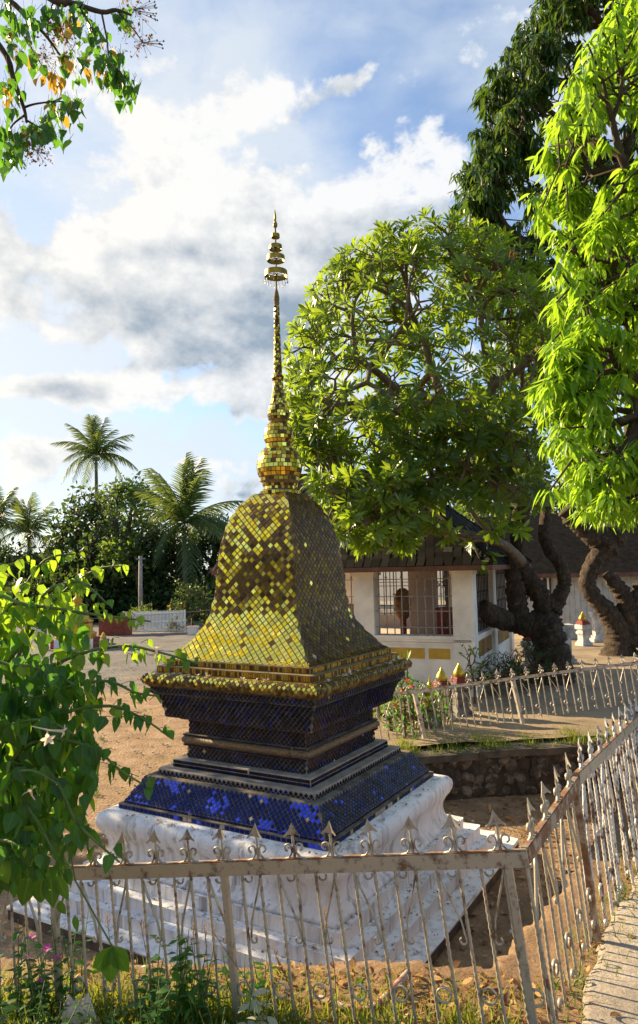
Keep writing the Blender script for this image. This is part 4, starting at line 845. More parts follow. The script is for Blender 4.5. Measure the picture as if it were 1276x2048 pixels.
# ---------------------------------------------------------------- lotus-bud posts, little shrine, hall further back
def bud_post(px, py_base, d, s, label, base='stone_white', red=True):
    z0 = float(ter_z(*at(px, py_base, d)[:2])); p = at(px, py_base, d); p[2] = z0; t = thing('lotus_bud_post', label, 'post', p, 'lotus-bud posts around the temple')
    mb = MB(); P4 = lambda w, z: [(w*sx, w*sy, z) for sx, sy in ((-1, -1), (1, -1), (1, 1), (-1, 1))]
    def sq(prof, nm, m):
        mb = MB(); a = R(20); v = []
        for w, z in prof: v += [(p[0]+s*(x*math.cos(a)-y*math.sin(a)), p[1]+s*(x*math.sin(a)+y*math.cos(a)), p[2]+s*zz) for x, y, zz in P4(w, z)]
        L = len(prof); mb.add(v, [(i*4+k, i*4+(k+1) % 4, i*4+4+(k+1) % 4, i*4+4+k) for i in range(L-1) for k in range(4)]+[(3, 2, 1, 0), tuple((L-1)*4+k for k in range(4))]); mb.obj(nm, [m], t)
    sq([(.2, 0), (.2, .08), (.16, .12), (.13, .2), (.13, .34), (.17, .40), (.17, .44), (.13, .5), (.2, .56), (.2, .6), (.2, .68), (.15, .70)], 'pedestal', base)
    if red: sq([(.165, .70), (.165, .75), (.14, .77), (.14, .80), (.12, .82)], 'red_collar', 'red_paint')
    mb = MB(); mb.lathe([(r*s, z*s) for r, z in ((.09, .80), (.125, .84), (.13, .9), (.1, .97), (.05, 1.04), (.015, 1.1), (.002, 1.14))], p, 14); mb.obj('lotus_bud', ['lotus_gold'], t, True)
bud_post(919, 1375, 11.4, .72, 'grey weathered post with gold lotus bud beside the near building corner', 'stone_grey')
bud_post(884, 1380, 11.1, .70, 'white post with squat gold bud left of the grey weathered post')
bud_post(1062, 1262, 17.0, .9, 'white post with gold bud seen between the frangipani trunks')
bud_post(1166, 1255, 21.5, .9, 'white stepped post with gold bud left of the far gnarled trunk')
for px, py, d, s, lab in ((1128, 1272, 17.5, 1.0, 'white baluster pier beside the temple path'), (1195, 1245, 22.5, 1.0, 'white pier on the steps of the far hall')):
    p = at(px, py, d); p[2] = float(ter_z(p[0], p[1])); t = thing('stone_pier', lab, 'pier', p); mb = MB()
    for w, z0, z1 in ((.22, 0, .1), (.17, .1, .18), (.13, .18, .75), (.17, .75, .83), (.2, .83, .92)): mb.box(p+np.array([0, 0, (z0+z1)/2*s]), (w*2*s, w*2*s, (z1-z0)*s-.001), None)
    mb.obj('pier_body', ['stone_white'], t)
# small gold shrine spire in the flower bed
p = at(860, 1385, 10.6); p[2] = TZ-.03; t = thing('small_shrine', 'little gilded shrine spire half hidden by the flower bed', 'shrine', p)
mb = MB(); mb.lathe([(.16, 0), (.16, .12), (.12, .16), (.12, .3)], p, 8); mb.obj('shrine_base', ['stone_grey'], t); mb = MB(); mb.lathe([(.14, .3), (.15, .34), (.11, .38), (.12, .44), (.08, .48), (.085, .53), (.05, .57), (.05, .61), (.02, .66), (.005, .76)], p, 10); mb.obj('shrine_spire', ['lotus_gold'], t)
# picket bamboo edging in front of it
t = thing('bamboo_fence', 'low weathered bamboo picket fence behind the metal fence', 'fence', at(830, 1390, 10.4)); bmesh_ = MB(); bmesh_.tube([(0, 0, 0), (0, 0, .62)], .014, 5); bme = bmesh_.mesh('picket', ['bamboo'])
for k in range(20):
    p = at(805+k*5.2, 1400, 10.5+.012*k); p[2] = TZ-.06; link('picket', bme, t, mat4(p, (Matrix.Rotation(rng.normal()*.04, 3, 'Y') @ Matrix.Rotation(rng.normal()*.04, 3, 'X')), (1, 1, rng.uniform(.85, 1.1))))
mb = MB(); a_ = at(803, 1400, 10.5); c_ = at(906, 1400, 10.74); a_[2] = c_[2] = TZ+.4; mb.tube([a_, c_], .012, 5); mb.obj('crossbar', ['bamboo'], t)
# far hall
hd = 24.0; h0 = at(1052, 1240, hd); hz = float(ter_z(h0[0], h0[1])); t = thing('far_hall', 'pale boarded hall with a dark steep roof behind the trunks', 'building', (h0[0]+1.5, h0[1], hz))
hx = unit((math.cos(R(12)), -math.sin(R(12)), 0)); hy = np.array([-hx[1], hx[0], 0]); hp = lambda a, b_, z: np.array([h0[0], h0[1], 0])+hx*a+hy*b_+np.array([0, 0, z])
ez_ = at(1120, 1148, hd)[2]
mb = MB(); mb.box(hp(3, 2, (hz+ez_)/2), (6, 4, ez_-hz), (hx, hy, (0, 0, 1))); mb.obj('hall_wall', ['boards_white'], t)
for k in range(34): mb = MB(); mb.box(hp(.09+k*.176, -.012, (hz+ez_)/2+.2), (.165, .02, ez_-hz-.4), (hx, hy, (0, 0, 1))); mb.obj('wall_board', ['boards_white'], t)
mb = MB(); mb.box(hp(.45, -.05, ez_-.45), (.8, .05, .7), (hx, hy, (0, 0, 1))); wf = mb.obj('window', ['grille_dark'], t)
for k in range(4): mb = MB(); mb.box(hp(.15+k*.2, -.09, ez_-.48), (.06, .03, .66), (hx, hy, (0, 0, 1))); mb.add([hp(.15+k*.2-.05, -.09, ez_-.15), hp(.15+k*.2+.05, -.09, ez_-.15), hp(.15+k*.2, -.09, ez_-.06)], [(0, 1, 2)]); mb.obj('window_picket', ['gate_white'], wf)
mb = MB(); o_ = .5; rz_ = at(1060, 1050, hd+2)[2]+.3
e = [hp(-o_-1.5, -o_, ez_), hp(6+o_, -o_, ez_), hp(6+o_, 4+o_, ez_), hp(-o_-1.5, 4+o_, ez_)]; r0, r1 = hp(-1.5, 2, rz_), hp(5, 2, rz_)
mb.quad(e[0], e[1], r1, r0); mb.quad(e[2], e[3], r0, r1); mb.add([e[1], e[2], r1], [(0, 1, 2)]); mb.add([e[3], e[0], r0], [(0, 1, 2)]); rf = mb.obj('roof', ['slate_roof'], t)
for k in range(12):
    f_ = (k+.5)/12; a_ = e[0]+(r0-e[0])*f_; c_ = e[1]+(r1-e[1])*f_; mb = MB(); mb.box((a_+c_)/2+np.array([0, -.01, .02]), (np.linalg.norm(c_-a_), .28, .03), (hx, unit(np.array((r0-e[0]))-hx*np.dot(r0-e[0], hx)), (0, 0, 1))); mb.obj('roof_course', ['slate_roof'], rf)
mb = MB(); mb.box((e[0]+e[1])/2-np.array([0, 0, .04]), (np.linalg.norm(e[1]-e[0]), .05, .14), (hx, hy, (0, 0, 1))); mb.obj('fascia', ['timber_red'], t)

# ---------------------------------------------------------------- trees on the right
def poly_tube(mb, pts, radii, sides=10, sub=5, lump=.22):
    if lump > .2: sides, sub = sides+6, 10
    P = np.array(pts, float); n = len(P); out = []; rr = []
    for i in range(n-1):
        p0, p1, p2, p3 = P[max(i-1, 0)], P[i], P[i+1], P[min(i+2, n-1)]
        for k in range(sub):
            t = k/sub; out.append(.5*((2*p1)+(-p0+p2)*t+(2*p0-5*p1+4*p2-p3)*t*t+(-p0+3*p1-3*p2+p3)*t**3)); rr.append((radii[i]*(1-t)+radii[i+1]*t)*(1+lump*.3*rng.normal()))
    out.append(P[-1]); rr.append(radii[-1]); mb.tube(out, rr, sides, lump=lump*.8)
def rosette(LV, tip, d, size, n, tone, droop=.0, spread=1.0):
    d = unit(d+np.array([0, 0, .25])); a0 = rng.random()*6.3; u_ = unit(np.cross(d, (0.1, .2, 1.))); w_ = np.cross(d, u_)
    for k in range(n):
        a = a0+k*2.39996; el = rng.uniform(.15, 1.0); out = u_*math.cos(a)+w_*math.sin(a); dirn = unit(out*spread*(1.05-.45*el)+d*(.15+.75*el)+np.array([0, 0, -droop])); LV.add(tip+dirn*.02, dirn, d+out*-.3+rnd()*.15, size*rng.uniform(.7, 1.15), tone+rng.normal()*.18)
fr = at(1092, 1350, 14.6); fr[2] = float(ter_z(fr[0], fr[1]))-.05
frt = thing('frangipani_tree', 'broad domed frangipani tree with gnarled forked trunk beside the cream building', 'tree', fr)
D0 = 14.6; A_ = lambda x, y, d=D0: at(900+x/3.3936, 900+y/3.3936, d)
mb = MB()
poly_tube(mb, [fr+np.array([.1, 0, -.1]), A_(690, 1400), A_(670, 1280), A_(640, 1180), A_(600, 1120)], [.52, .37, .34, .33, .29], 14)
poly_tube(mb, [A_(610, 1190), A_(500, 1180), A_(400, 1160), A_(300, 1130, 14.3), A_(215, 1065, 14.1)], [.32, .25, .2, .2, .165], 12)
poly_tube(mb, [A_(480, 1170), A_(455, 1040), A_(440, 900), A_(420, 790), A_(395, 712)], [.24, .2, .19, .18, .14], 12)
poly_tube(mb, [A_(660, 1080), A_(600, 970), A_(540, 880), A_(480, 780), A_(455, 690)], [.24, .21, .18, .15, .11], 12)
poly_tube(mb, [A_(690, 1090), A_(750, 980), A_(778, 890), A_(750, 780), A_(670, 670), A_(640, 560), A_(650, 400), A_(610, 240), A_(500, 170)], [.22, .15, .13, .135, .13, .12, .11, .11, .09], 10)
mb.obj('trunk', ['bark'], frt, True)
cen = at(850, 850, 13.2); Rx, Ry, Rz = 2.75, 2.6, 3.85
T = []
while len(T) < 1150:
    q = unit(rnd()); r = rng.uniform(.82, 1.0)
    if q[2] < -.22: continue
    if q[2] < .1 and q[0] > .5: continue
    if q[1] < -.15 and -.75 < q[0] < .55 and -.2 < q[2] < .72 and U() < .62: continue
    T.append(cen+np.array([q[0]*Rx*(1.25 if q[0] > 0 else 1)*r, q[1]*Ry*r, q[2]*Rz*r*(1 if q[2] > 0 else .5)]))
T = np.array(T)
root1 = A_(560, 230, 13.8)
segs, tips = grow(root1, T, .0098, .40, .06, ex=.365)
mb = MB(); poly_tube(mb, [A_(455, 690), A_(470, 480, 14.2), A_(520, 330, 14), root1], [.16, .15, .17, .2], 9); poly_tube(mb, [A_(500, 170), root1], [.12, .16], 8, 3); mb.obj('limb', ['bark'], frt, True)
T2 = np.array([at(rng.uniform(625, 830), rng.uniform(935, 1095), rng.uniform(10.8, 12.3)) if k % 5 else at(rng.uniform(590, 680), rng.uniform(860, 960), rng.uniform(11.8, 12.8)) for k in range(190)])
T2 = np.array([q for q in T2 if not (project(q)[1][0] > 960+.62*(project(q)[0][0]-600)+60)] )
T3 = np.array([at(rng.uniform(760, 1080), rng.uniform(800, 1010)-max(0, 0), rng.uniform(11.4, 13.0)) for k in range(210)]); T4 = np.array([at(960, 1120, 12.6), at(975, 1100, 12.8), at(945, 1085, 12.8), at(1000, 1050, 12.4), at(1020, 1040, 12.4), at(985, 1060, 12.3), at(1035, 1060, 13), at(870, 1050, 12.2), at(900, 1070, 12.2)])
lb = A_(480, 760, 14.2); l2 = A_(360, 645, 13.6); l3 = A_(150, 585, 13.0); l4 = A_(-60, 540, 12.5)
mb = MB(); poly_tube(mb, [lb, l2, l3, l4], [.13, .1, .085, .07], 8, lump=.1); poly_tube(mb, [A_(300, 590, 13.4), A_(170, 450, 13.2), A_(100, 330, 13)], [.05, .045, .03], 7, lump=.1); mb.obj('limb', ['branch_grey'], frt, True)
s2, t2 = grow(l4, T2, .014, .35, .06); s3, t3 = grow(root1+np.array([-.2, -.5, -.3]), T3, .016, .35, .06); s4, t4 = grow(l2, T4, .014, .4, .06)
link('branches', segs_mesh('branches', segs+s2+s3+s4, 'branch_grey', 6), frt, None, kind='stuff')
LV = Leaves()
for p, d in tips: rosette(LV, p, d*.6+unit((p-cen)/np.array([Rx, Ry, Rz]))*.8, .225, 14, .6, .05)
for p, d in t2: rosette(LV, p, d, .24, 13, .6, .2)
for p, d in t3: rosette(LV, p, d*.6+np.array([0, -.7, .1]), .25, 13, .2, .15)  # inner lower rosettes get a darker tone, painting the crown's shade
for p, d in t4: rosette(LV, p, d+np.array([0, -.3, 0]), .30, 12, .5, .35)
LV.build(frt, 'obov', 'leaf_frangipani', 4, 300, rest='crown')
# far gnarled tree with the big dark crown behind
D2 = 19.0; B_ = lambda x, y, d=D2: at(900+x/3.3936, 900+y/3.3936, d); bq_ = B_(1150, 1350); bq_[2] = float(ter_z(bq_[0], bq_[1]))-.05
mg = thing('dark_mango_tree', 'tall dark mango tree with twisted double trunk at the far right', 'tree', bq_); mb = MB()
poly_tube(mb, [bq_, B_(1140, 1230), B_(1070, 1100), B_(985, 1010), B_(930, 900), B_(985, 760), B_(1040, 660), B_(950, 560), B_(840, 470), B_(780, 400)], [.48, .34, .26, .22, .22, .25, .3, .29, .25, .22], 12)
poly_tube(mb, [B_(1220, 1330), B_(1230, 1200), B_(1190, 1020), B_(1130, 920), B_(1060, 840)], [.42, .3, .26, .21, .13], 11); poly_tube(mb, [B_(1250, 1330), B_(1290, 1150), B_(1330, 900)], [.4, .34, .3], 10); poly_tube(mb, [B_(1040, 660), B_(1120, 560), B_(1180, 440), B_(1230, 250), B_(1270, -50), B_(1280, -900, 18), B_(1330, -2000, 17.5)], [.38, .34, .3, .34, .34, .3, .2], 10)
mb.obj('trunk', ['bark'], mg, True)
bound = [(0, 1128), (60, 1085), (110, 1055), (180, 1012), (240, 975), (300, 985), (345, 955), (400, 960), (440, 930), (520, 960), (600, 1010), (760, 1060)]
T = []
while len(T) < 2300:
    y = rng.uniform(-420, 760); lim = np.interp(y, [q[0] for q in bound], [q[1] for q in bound]) if y > 0 else 1128+(-y)*.35
    x = lim+rng.uniform(-28, 70) if U() < .42 else rng.uniform(lim, 1520)
    if x > 1330 and U() < .4: continue
    c = at(x, y, rng.uniform(16.0, 19.2)); e = rng.uniform(.12, .5)
    for _ in range(int(rng.uniform(3, 10))): T.append(c+np.clip(rnd(), -1.5, 1.5)*np.array([e*.7, e, e*.5]))
T = np.array(T); rt = B_(1280, -900, 18); s_, t_ = grow(rt, T, .012, .38, .05); link('branches', segs_mesh('branches', s_, 'branch_dark', 5), mg, None, kind='stuff')
def droopers(LV, tip, size, n, tone, tn=.15, spread=.55):
    for k in range(n):
        a = rng.random()*6.28; o = np.array([math.cos(a), math.sin(a), 0]); dirn = unit(o*rng.uniform(.2, 1.0)*spread*1.3+np.array([0, 0, -rng.uniform(.35, 1.1)])); LV.add(tip+o*.02+rnd()*size*.12, dirn, o+np.array([0, 0, .6])+rnd()*.25, size*rng.uniform(.65, 1.15), tone+rng.normal()*tn)
LV = Leaves()
for p, d in t_: droopers(LV, p, .36, 13, .45, .28, .8)
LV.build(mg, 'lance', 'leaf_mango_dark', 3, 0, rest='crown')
# near, sunlit mango
nm_ = thing('sunlit_mango_tree', 'bright yellow-green mango tree with drooping leaves hanging in at the right edge', 'tree', (5.6, 7.6, ter_z(5.6, 9.6)))
b1 = [(40, 1275), (80, 1225), (130, 1200), (200, 1160), (290, 1105), (330, 1092), (400, 1092), (480, 1100), (560, 1115), (620, 1108), (760, 1115), (850, 1100), (930, 1128), (1000, 1140), (1060, 1210), (1080, 1215)]
T = []
while len(T) < 1650:
    y = rng.uniform(-250, 1060); lim = np.interp(y, [q[0] for q in b1], [q[1] for q in b1]) if y > 40 else 1240+(40-y)*.3
    x = lim+rng.uniform(10, 50) if U() < .3 else rng.uniform(lim+15, 1460); c = at(x, y-35, rng.uniform(6.2, 8.0)); e = rng.uniform(.10, .24)
    for _ in range(int(rng.uniform(5, 12))): T.append(c+np.clip(rnd(), -1.6, 1.6)*np.array([e*.75, e, e*.6]))
T = np.array(T); s_, t_ = grow(np.array([5.3, 7.6, 5.6]), T, .008, .38, .05); mb = MB(); poly_tube(mb, [(5.6, 7.6, .2), (5.5, 7.7, 1.6), (5.6, 7.5, 3.2), (5.3, 7.6, 5.6)], [.4, .33, .3, .26], 12); mb.obj('trunk', ['bark'], nm_, True); link('branches', segs_mesh('branches', s_, 'branch_dark', 5), nm_, None, kind='stuff')
LV = Leaves()
for p, d in t_: droopers(LV, p, .19, 13, .48, .34, 1.05)
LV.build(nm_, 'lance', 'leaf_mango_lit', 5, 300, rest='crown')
# one dead twig with dry pods in front of the dark crown
t = thing('dry_twig', 'bare dry twig with brown curled leaves before the dark crown', 'twig', at(1060, 480, 9)); mb = MB(); mb.tube([at(1090, 470, 8.5), at(1050, 490, 8.4), at(1018, 510, 8.4)], [.008, .006, .003], 5); mb.obj('stem', ['stem_brown'], t); LV = Leaves()
for k in range(7): LV.add(at(1020+k*2, 498+k, 8.4), (rng.normal()*.4, 0, -1), rnd(), .12, U())
LV.build(t, 'lance', 'dry_leaf', 4, 10)

# ---------------------------------------------------------------- bushes around the temple yard
def bush(px, py, d, rx, rz, n, leaf, mat, label, kind='oval', name='bush', tone=.4, flowers=None, zbase=None, ry=None, single=0, ln=2, cat='bush', group=None):
    p = at(px, py, d); z0 = float(ter_z(p[0], p[1])) if zbase is None else zbase; base = np.array([p[0], p[1], z0]); t = thing(name, label, cat, base, group); T = []
    for _ in range(n):
        q = unit(rnd()); q[2] = abs(q[2]); r = rng.uniform(.55, 1)**.6; lump = 1+.18*math.sin(q[0]*7+px)*math.sin(q[2]*6+q[1]*5); T.append(base+np.array([q[0]*rx*r*lump, q[1]*(ry or rx)*r*lump, .12+q[2]*rz*r*lump]))
    s_, t_ = grow(base, np.array(T), .006, .45, .05); link('stems', segs_mesh('stems', s_, 'stem_brown', 4), t, None, kind='stuff'); LV = Leaves()
    for q, dd in t_:
        for k in range(5): LV.add(q+rnd()*leaf*.4, unit(rnd()+np.array([0, 0, .2])+dd*.6), rnd()+np.array([0, 0, 1]), leaf*rng.uniform(.7, 1.2), tone+rng.normal()*.2)
    LV.build(t, kind, mat, ln, single, rest='foliage')
    if flowers:
        for k in range(flowers[1]):
            q, dd = t_[int(U()*len(t_))]; FLV = Leaves(); c = q+np.array([0, -.05, .05])
            for j in range(6): FLV.add(c, unit(rnd()+np.array([0, -.3, .6])), rnd(), flowers[2], U())
            FLV.build(t, 'oval', flowers[0], 2, 0, rest='flower')
    return t
bush(806, 1385, 9.9, .22, .95, 34, .13, 'leaf_shrub', 'flowering shrub with red blossoms in front of the cream wall', 'obov', 'flower_bush', .6, ('flower_red', 6, .06), ln=3)
bush(842, 1400, 10.2, .4, .5, 60, .12, 'leaf_shrub', 'low green flower-bed plants behind the distant metal fence', 'obov', 'bush', .4)
bush(780, 1400, 10.4, .35, .45, 50, .12, 'leaf_frangipani', 'dark leafy plant right behind the gold stupa moulding', 'obov', 'bush', .3)
bush(948, 1370, 12.3, .3, 1.0, 22, .09, 'leaf_frangipani', 'thin feathery weed growing at the building corner column', 'oval', 'weed', .3)
bush(985, 1350, 13.2, .7, .6, 140, .09, 'leaf_mango_dark', 'dark fern-like bush under the side wall of the building', 'lance', 'bush', .4)
bush(1055, 1350, 13.8, .6, .75, 150, .09, 'leaf_mango_dark', 'dark bush growing against the frangipani trunk', 'lance', 'bush', .4)
bush(1262, 1180, 26, 1.5, 3.2, 160, .4, 'leaf_frangipani', 'tall dark banana-like clump behind the far trunk', 'obov', 'bush', .3)

# ---------------------------------------------------------------- trees behind (right and centre background)
def far_tree(px, pyb, d, cx, cy, rx, ry_, n, leaf, mat, label, tone=.45, trunk=.18, zb=0., per=6, name='tree', group=None, holes=.0):
    """crown centre (cx,cy) and radii in picture px at distance d"""
    base = at(px, pyb, d); base[2] = zb; c = at(cx, cy, d); k = d/F; t = thing(name, label, 'tree', base, group); T = []; lob = [(unit(rnd()), rng.uniform(.15, .4)) for _ in range(7)]
    while len(T) < n:
        q = unit(rnd()); m = .78+sum(a*max(0, np.dot(q, l))**5 for l, a in lob); r = rng.uniform(.25, 1)**.45*m; T.append(c+np.array([q[0]*rx*k*r, q[1]*rx*k*.8*r, q[2]*ry_*k*r]))
    T = np.array(T); fork = np.array([base[0]*.5+c[0]*.5, base[1]*.5+c[1]*.5, max(base[2]+.5, c[2]-ry_*k*.55)]); mb = MB(); poly_tube(mb, [base, (base+fork)/2+rnd()*.1, fork], [trunk*1.25, trunk, trunk*.85], 8); mb.obj('trunk', ['bark'], t, True)
    s_, t_ = grow(fork, T, trunk*.12, .4, .06); link('branches', segs_mesh('branches', s_, 'branch_dark', 4), t, None, kind='stuff'); LV = Leaves()
    for q, dd in t_:
        tt = tone+rng.normal()*.14
        for j in range(per): LV.add(q+rnd()*leaf*.75, unit(rnd()+dd*.5), rnd()+np.array([0, 0, .8]), leaf*rng.uniform(.6, 1.25), tt+rng.normal()*.12)
    LV.build(t, 'oval', mat, 2, 0, rest='crown'); return t
far_tree(150, 1262, 47, 165, 1110, 85, 130, 640, .42, 'leaf_far', 'dark bushy tree left of the tall palm beyond the yard', .4)
far_tree(262, 1262, 52, 262, 1040, 66, 98, 420, .42, 'leaf_far_bright', 'bright airy tree standing behind the tall coconut palm', .5)
far_tree(225, 1262, 45, 225, 1160, 95, 95, 640, .38, 'leaf_far', 'low dense dark tree behind the gilded shrine', .3)
far_tree(330, 1262, 46, 330, 1150, 75, 95, 600, .38, 'leaf_far', 'dark tree behind the white gate', .3)
far_tree(425, 1262, 48, 425, 1130, 75, 115, 640, .38, 'leaf_far', 'dark green tree at the bell left edge beyond the yard', .42)
far_tree(95, 1262, 50, 95, 1180, 80, 80, 480, .42, 'leaf_far', 'small dark tree under the leftmost palms', .35)
far_tree(30, 1262, 50, 20, 1170, 80, 80, 480, .42, 'leaf_far', 'dark tree at the left edge beyond the yard', .4)
for px, w_, lab in ((60, 80, 'low dark thicket at the far left behind the gilded shrine'), (180, 75, 'low dark thicket behind the red brick wall'), (300, 70, 'low dark thicket behind the round clipped bush'), (410, 70, 'low dark thicket right of the white gate')): far_tree(px, 1262, 44, px, 1215, w_, 62, 420, .36, 'leaf_far', lab, .3)
far_tree(300, 1262, 43, 245, 1120, 45, 40, 130, .34, 'leaf_far_bright', 'light green small tree beside the grey pole', .35)
far_tree(540, 1262, 55, 540, 1130, 90, 120, 300, .5, 'leaf_far', 'dark tree mostly hidden behind the gold bell', .4)
far_tree(640, 1262, 55, 640, 1130, 90, 80, 260, .5, 'leaf_far', 'dark tree behind the building gable', .4)
far_tree(1180, 1240, 34, 1180, 1050, 130, 160, 420, .34, 'leaf_mango_dark', 'dark dense tree behind the far hall', .35, zb=.3)
far_tree(1300, 1240, 32, 1300, 1060, 130, 180, 380, .34, 'leaf_mango_dark', 'dark tree at the right edge behind the far trunk', .35, zb=.3)
far_tree(1040, 1240, 31, 1010, 960, 120, 150, 420, .34, 'leaf_far_bright', 'green tree behind the frangipani crown', .3, zb=.3)
far_tree(900, 1240, 40, 880, 1050, 130, 90, 260, .4, 'leaf_far', 'dark tree behind the cream building roof', .4, zb=.3)

# ---------------------------------------------------------------- coconut palms
def frond_mesh(L, sag, seed, n=26):
    r = np.random.default_rng(seed); mb = MB(); pts = []; tones = []
    for i in range(9): t = i/8; pts.append(np.array([0, L*(t-.18*sag*t*t), L*(.25*t-.75*sag*t*t)]))
    mb.tube(pts, [.035*(1-.85*i/8)*L/3 for i in range(9)], 4); nv0 = len(mb.v); v = []; f = []
    for i in range(2, n):
        t = i/n; k = t*8; a = int(k); fr_ = k-a; p = pts[a]*(1-fr_)+pts[min(a+1, 8)]*fr_; tg = unit(pts[min(a+1, 8)]-pts[max(a-1, 0)]); ll = L*.30*math.sin(math.pi*(.12+.86*t))**.7*r.uniform(.85, 1.1)
        for sg in (1, -1):
            d = unit(np.array([sg*.8, 0, 0])+tg*.62+np.array([0, 0, -.30-.5*r.random()])); w = .022*L/3*1.8; e = tg*w; o = len(v)
            m_ = p+d*ll*.5+np.array([0, 0, .03*ll]); v += [p-e, p+e, m_+e*.9, m_-e*.9, p+d*ll+np.array([0, 0, -.22*ll])]; f += [(o, o+1, o+2, o+3), (o+3, o+2, o+4)]
    mb.add(v, f, 0); me = mb.mesh('frond', ['leaf_palm'], False, .5); a = me.attributes['tone'].data
    for i in range(len(a)): a[i].value = min(1, max(0, .45+.25*r.normal()))
    return me
def palm(px, pyb, d, tx, ty, L, n, label, lean=0, old=5):
    base = at(px, pyb, d); base[2] = 0; top = at(tx, ty, d); t = thing('coconut_palm', label, 'palm', base, 'coconut palms beyond the yard'); mb = MB(); pts = [base+(top-base)*q+np.array([math.sin(q*math.pi)*lean, 0, 0]) for q in np.linspace(0, 1, 14)]
    mb.tube(pts, [.17*(1-.35*q)*(1.08 if i % 2 else 1) for i, q in enumerate(np.linspace(0, 1, 14))], 8); mb.obj('trunk', ['palm_trunk'], t, True)
    ms = [frond_mesh(L, s, 100+k) for k, s in enumerate((.25, .5, .75, 1.0))]
    for k in range(n):
        a = k*2.39996+px+rng.normal()*.35; f_ = k/n; el = R(76-98*f_+rng.normal()*13); m = Matrix.Rotation(a, 3, 'Z') @ Matrix.Rotation(el, 3, 'X'); link('frond', ms[min(3, int(f_*4))], t, mat4(top+np.array([0, 0, .1]), m, rng.uniform(.85, 1.1)))
    for k in range(5): mb = MB(); a = k*1.3; mb.lathe([(.02, -.14), (.1, -.06), (.11, .03), (.06, .12), (.01, .15)], top+np.array([.22*math.cos(a), .22*math.sin(a), -.25]), 7); mb.obj('coconut', ['stem_green'], t, True)
palm(188, 1262, 55, 192, 912, 3.5, 26, 'tall coconut palm rising highest above the trees at left', .1)
palm(372, 1262, 44, 368, 1050, 4.3, 30, 'full-crowned coconut palm just left of the gold bell', 0)
palm(58, 1262, 54, 58, 1068, 3.1, 22, 'small coconut palm low on the far left', 0)
palm(-10, 1262, 52, -14, 1050, 3.2, 22, 'coconut palm cut by the left edge of the view', 0)
# ---------------------------------------------------------------- far side of the yard
def gpt(px, py): return onz(px, py, 0.0)
gd = 33.5; ga = gpt(247, 1268); gb = at(370, 1263, ga[1]+.3); gb[2] = 0; gt = thing('white_gate', 'white picket sliding gate at the far side of the yard', 'gate', (ga+gb)/2)
gv = gb-ga; gl = np.linalg.norm(gv); gx = gv/gl; gn = np.array([-gx[1], gx[0], 0]); gh = .98
for k in range(44): mb = MB(); mb.box(ga+gx*(gl*(k+.5)/44)+np.array([0, 0, .08+gh/2]), (gl/44*.62, .03, gh), (gx, gn, (0, 0, 1))); mb.obj('picket', ['gate_white'], gt)
for z in (.12, .55, .95): mb = MB(); mb.box((ga+gb)/2+gn*.03+np.array([0, 0, z]), (gl, .03, .06), (gx, gn, (0, 0, 1))); mb.obj('gate_rail', ['gate_white'], gt)
for q in (ga, gb): mb = MB(); mb.box(q+np.array([0, 0, .54]), (.07, .07, 1.08), (gx, gn, (0, 0, 1))); mb.obj('gate_post', ['gate_white'], gt)
bush(285, 1235, 37, 1.05, 1.15, 320, .11, 'leaf_far_bright', 'round clipped bush at the foot of the grey pole', zbase=0, name='topiary_bush', tone=.15)
bush(385, 1235, 38, 1.35, 2.3, 420, .16, 'leaf_far', 'large dark bush with yellow tips right of the white gate', zbase=0, name='bush', tone=.5, flowers=('leaf_yellow', 10, .14))
bush(352, 1258, 35, .5, .7, 60, .12, 'leaf_far_bright', 'flowering pot plants right behind the white gate end', zbase=0, tone=.4, flowers=('flower_red', 5, .1), name='flower_bush')
pp = gpt(281, 1252); pp = at(281, 1252, 39.); pp[2] = 0; t = thing('pole', 'weathered grey wooden pole rising behind the round bush', 'pole', pp); mb = MB(); ptop = at(281, 1112, 39); mb.tube([pp, ptop], [.13, .10], 8); mb.obj('pole_shaft', ['post_grey'], t, True); mb = MB(); mb.box(ptop-np.array([0, 0, .15]), (.5, .08, .08)); mb.obj('crossarm', ['post_grey'], t)
bw = at(215, 1275, 34); bw[2] = 0; t = thing('brick_wall', 'low red brick wall beside the white gate', 'wall', bw); mb = MB(); mb.box(bw+np.array([.25, .2, .38]), (1.4, .2, .76)); mb.obj('wall_core', ['brick_red'], t); bk = MB(); bk.box((0, 0, 0), (.23, .06, .1)); bkm = bk.mesh('brick', ['brick_red'])
for r_ in range(7):
    for k in range(3, 8): link('brick', bkm, t, Matrix.Translation(Vector((bw[0]-.86+k*.245+(.12 if r_ % 2 else 0), bw[1]+.09+.012*rng.normal(), .07+r_*.112))))
mb = MB(); mb.box(bw+np.array([.95, .2, .45]), (.26, .3, .9)); mb.obj('pier', ['brick_red'], t)
wb = at(386, 1268, 33.5); wb[2] = 0; t = thing('planter', 'white square planter right of the gate', 'planter', wb); mb = MB(); mb.box(wb+np.array([0, 0, .17]), (.42, .42, .34)); mb.box(wb+np.array([0, 0, .36]), (.48, .48, .05)); mb.obj('planter_box', ['pot_white'], t)
mb = MB(); mb.box(wb+np.array([0, 0, .392]), (.4, .4, .012)); mb.obj('soil', ['bank_earth'], t)
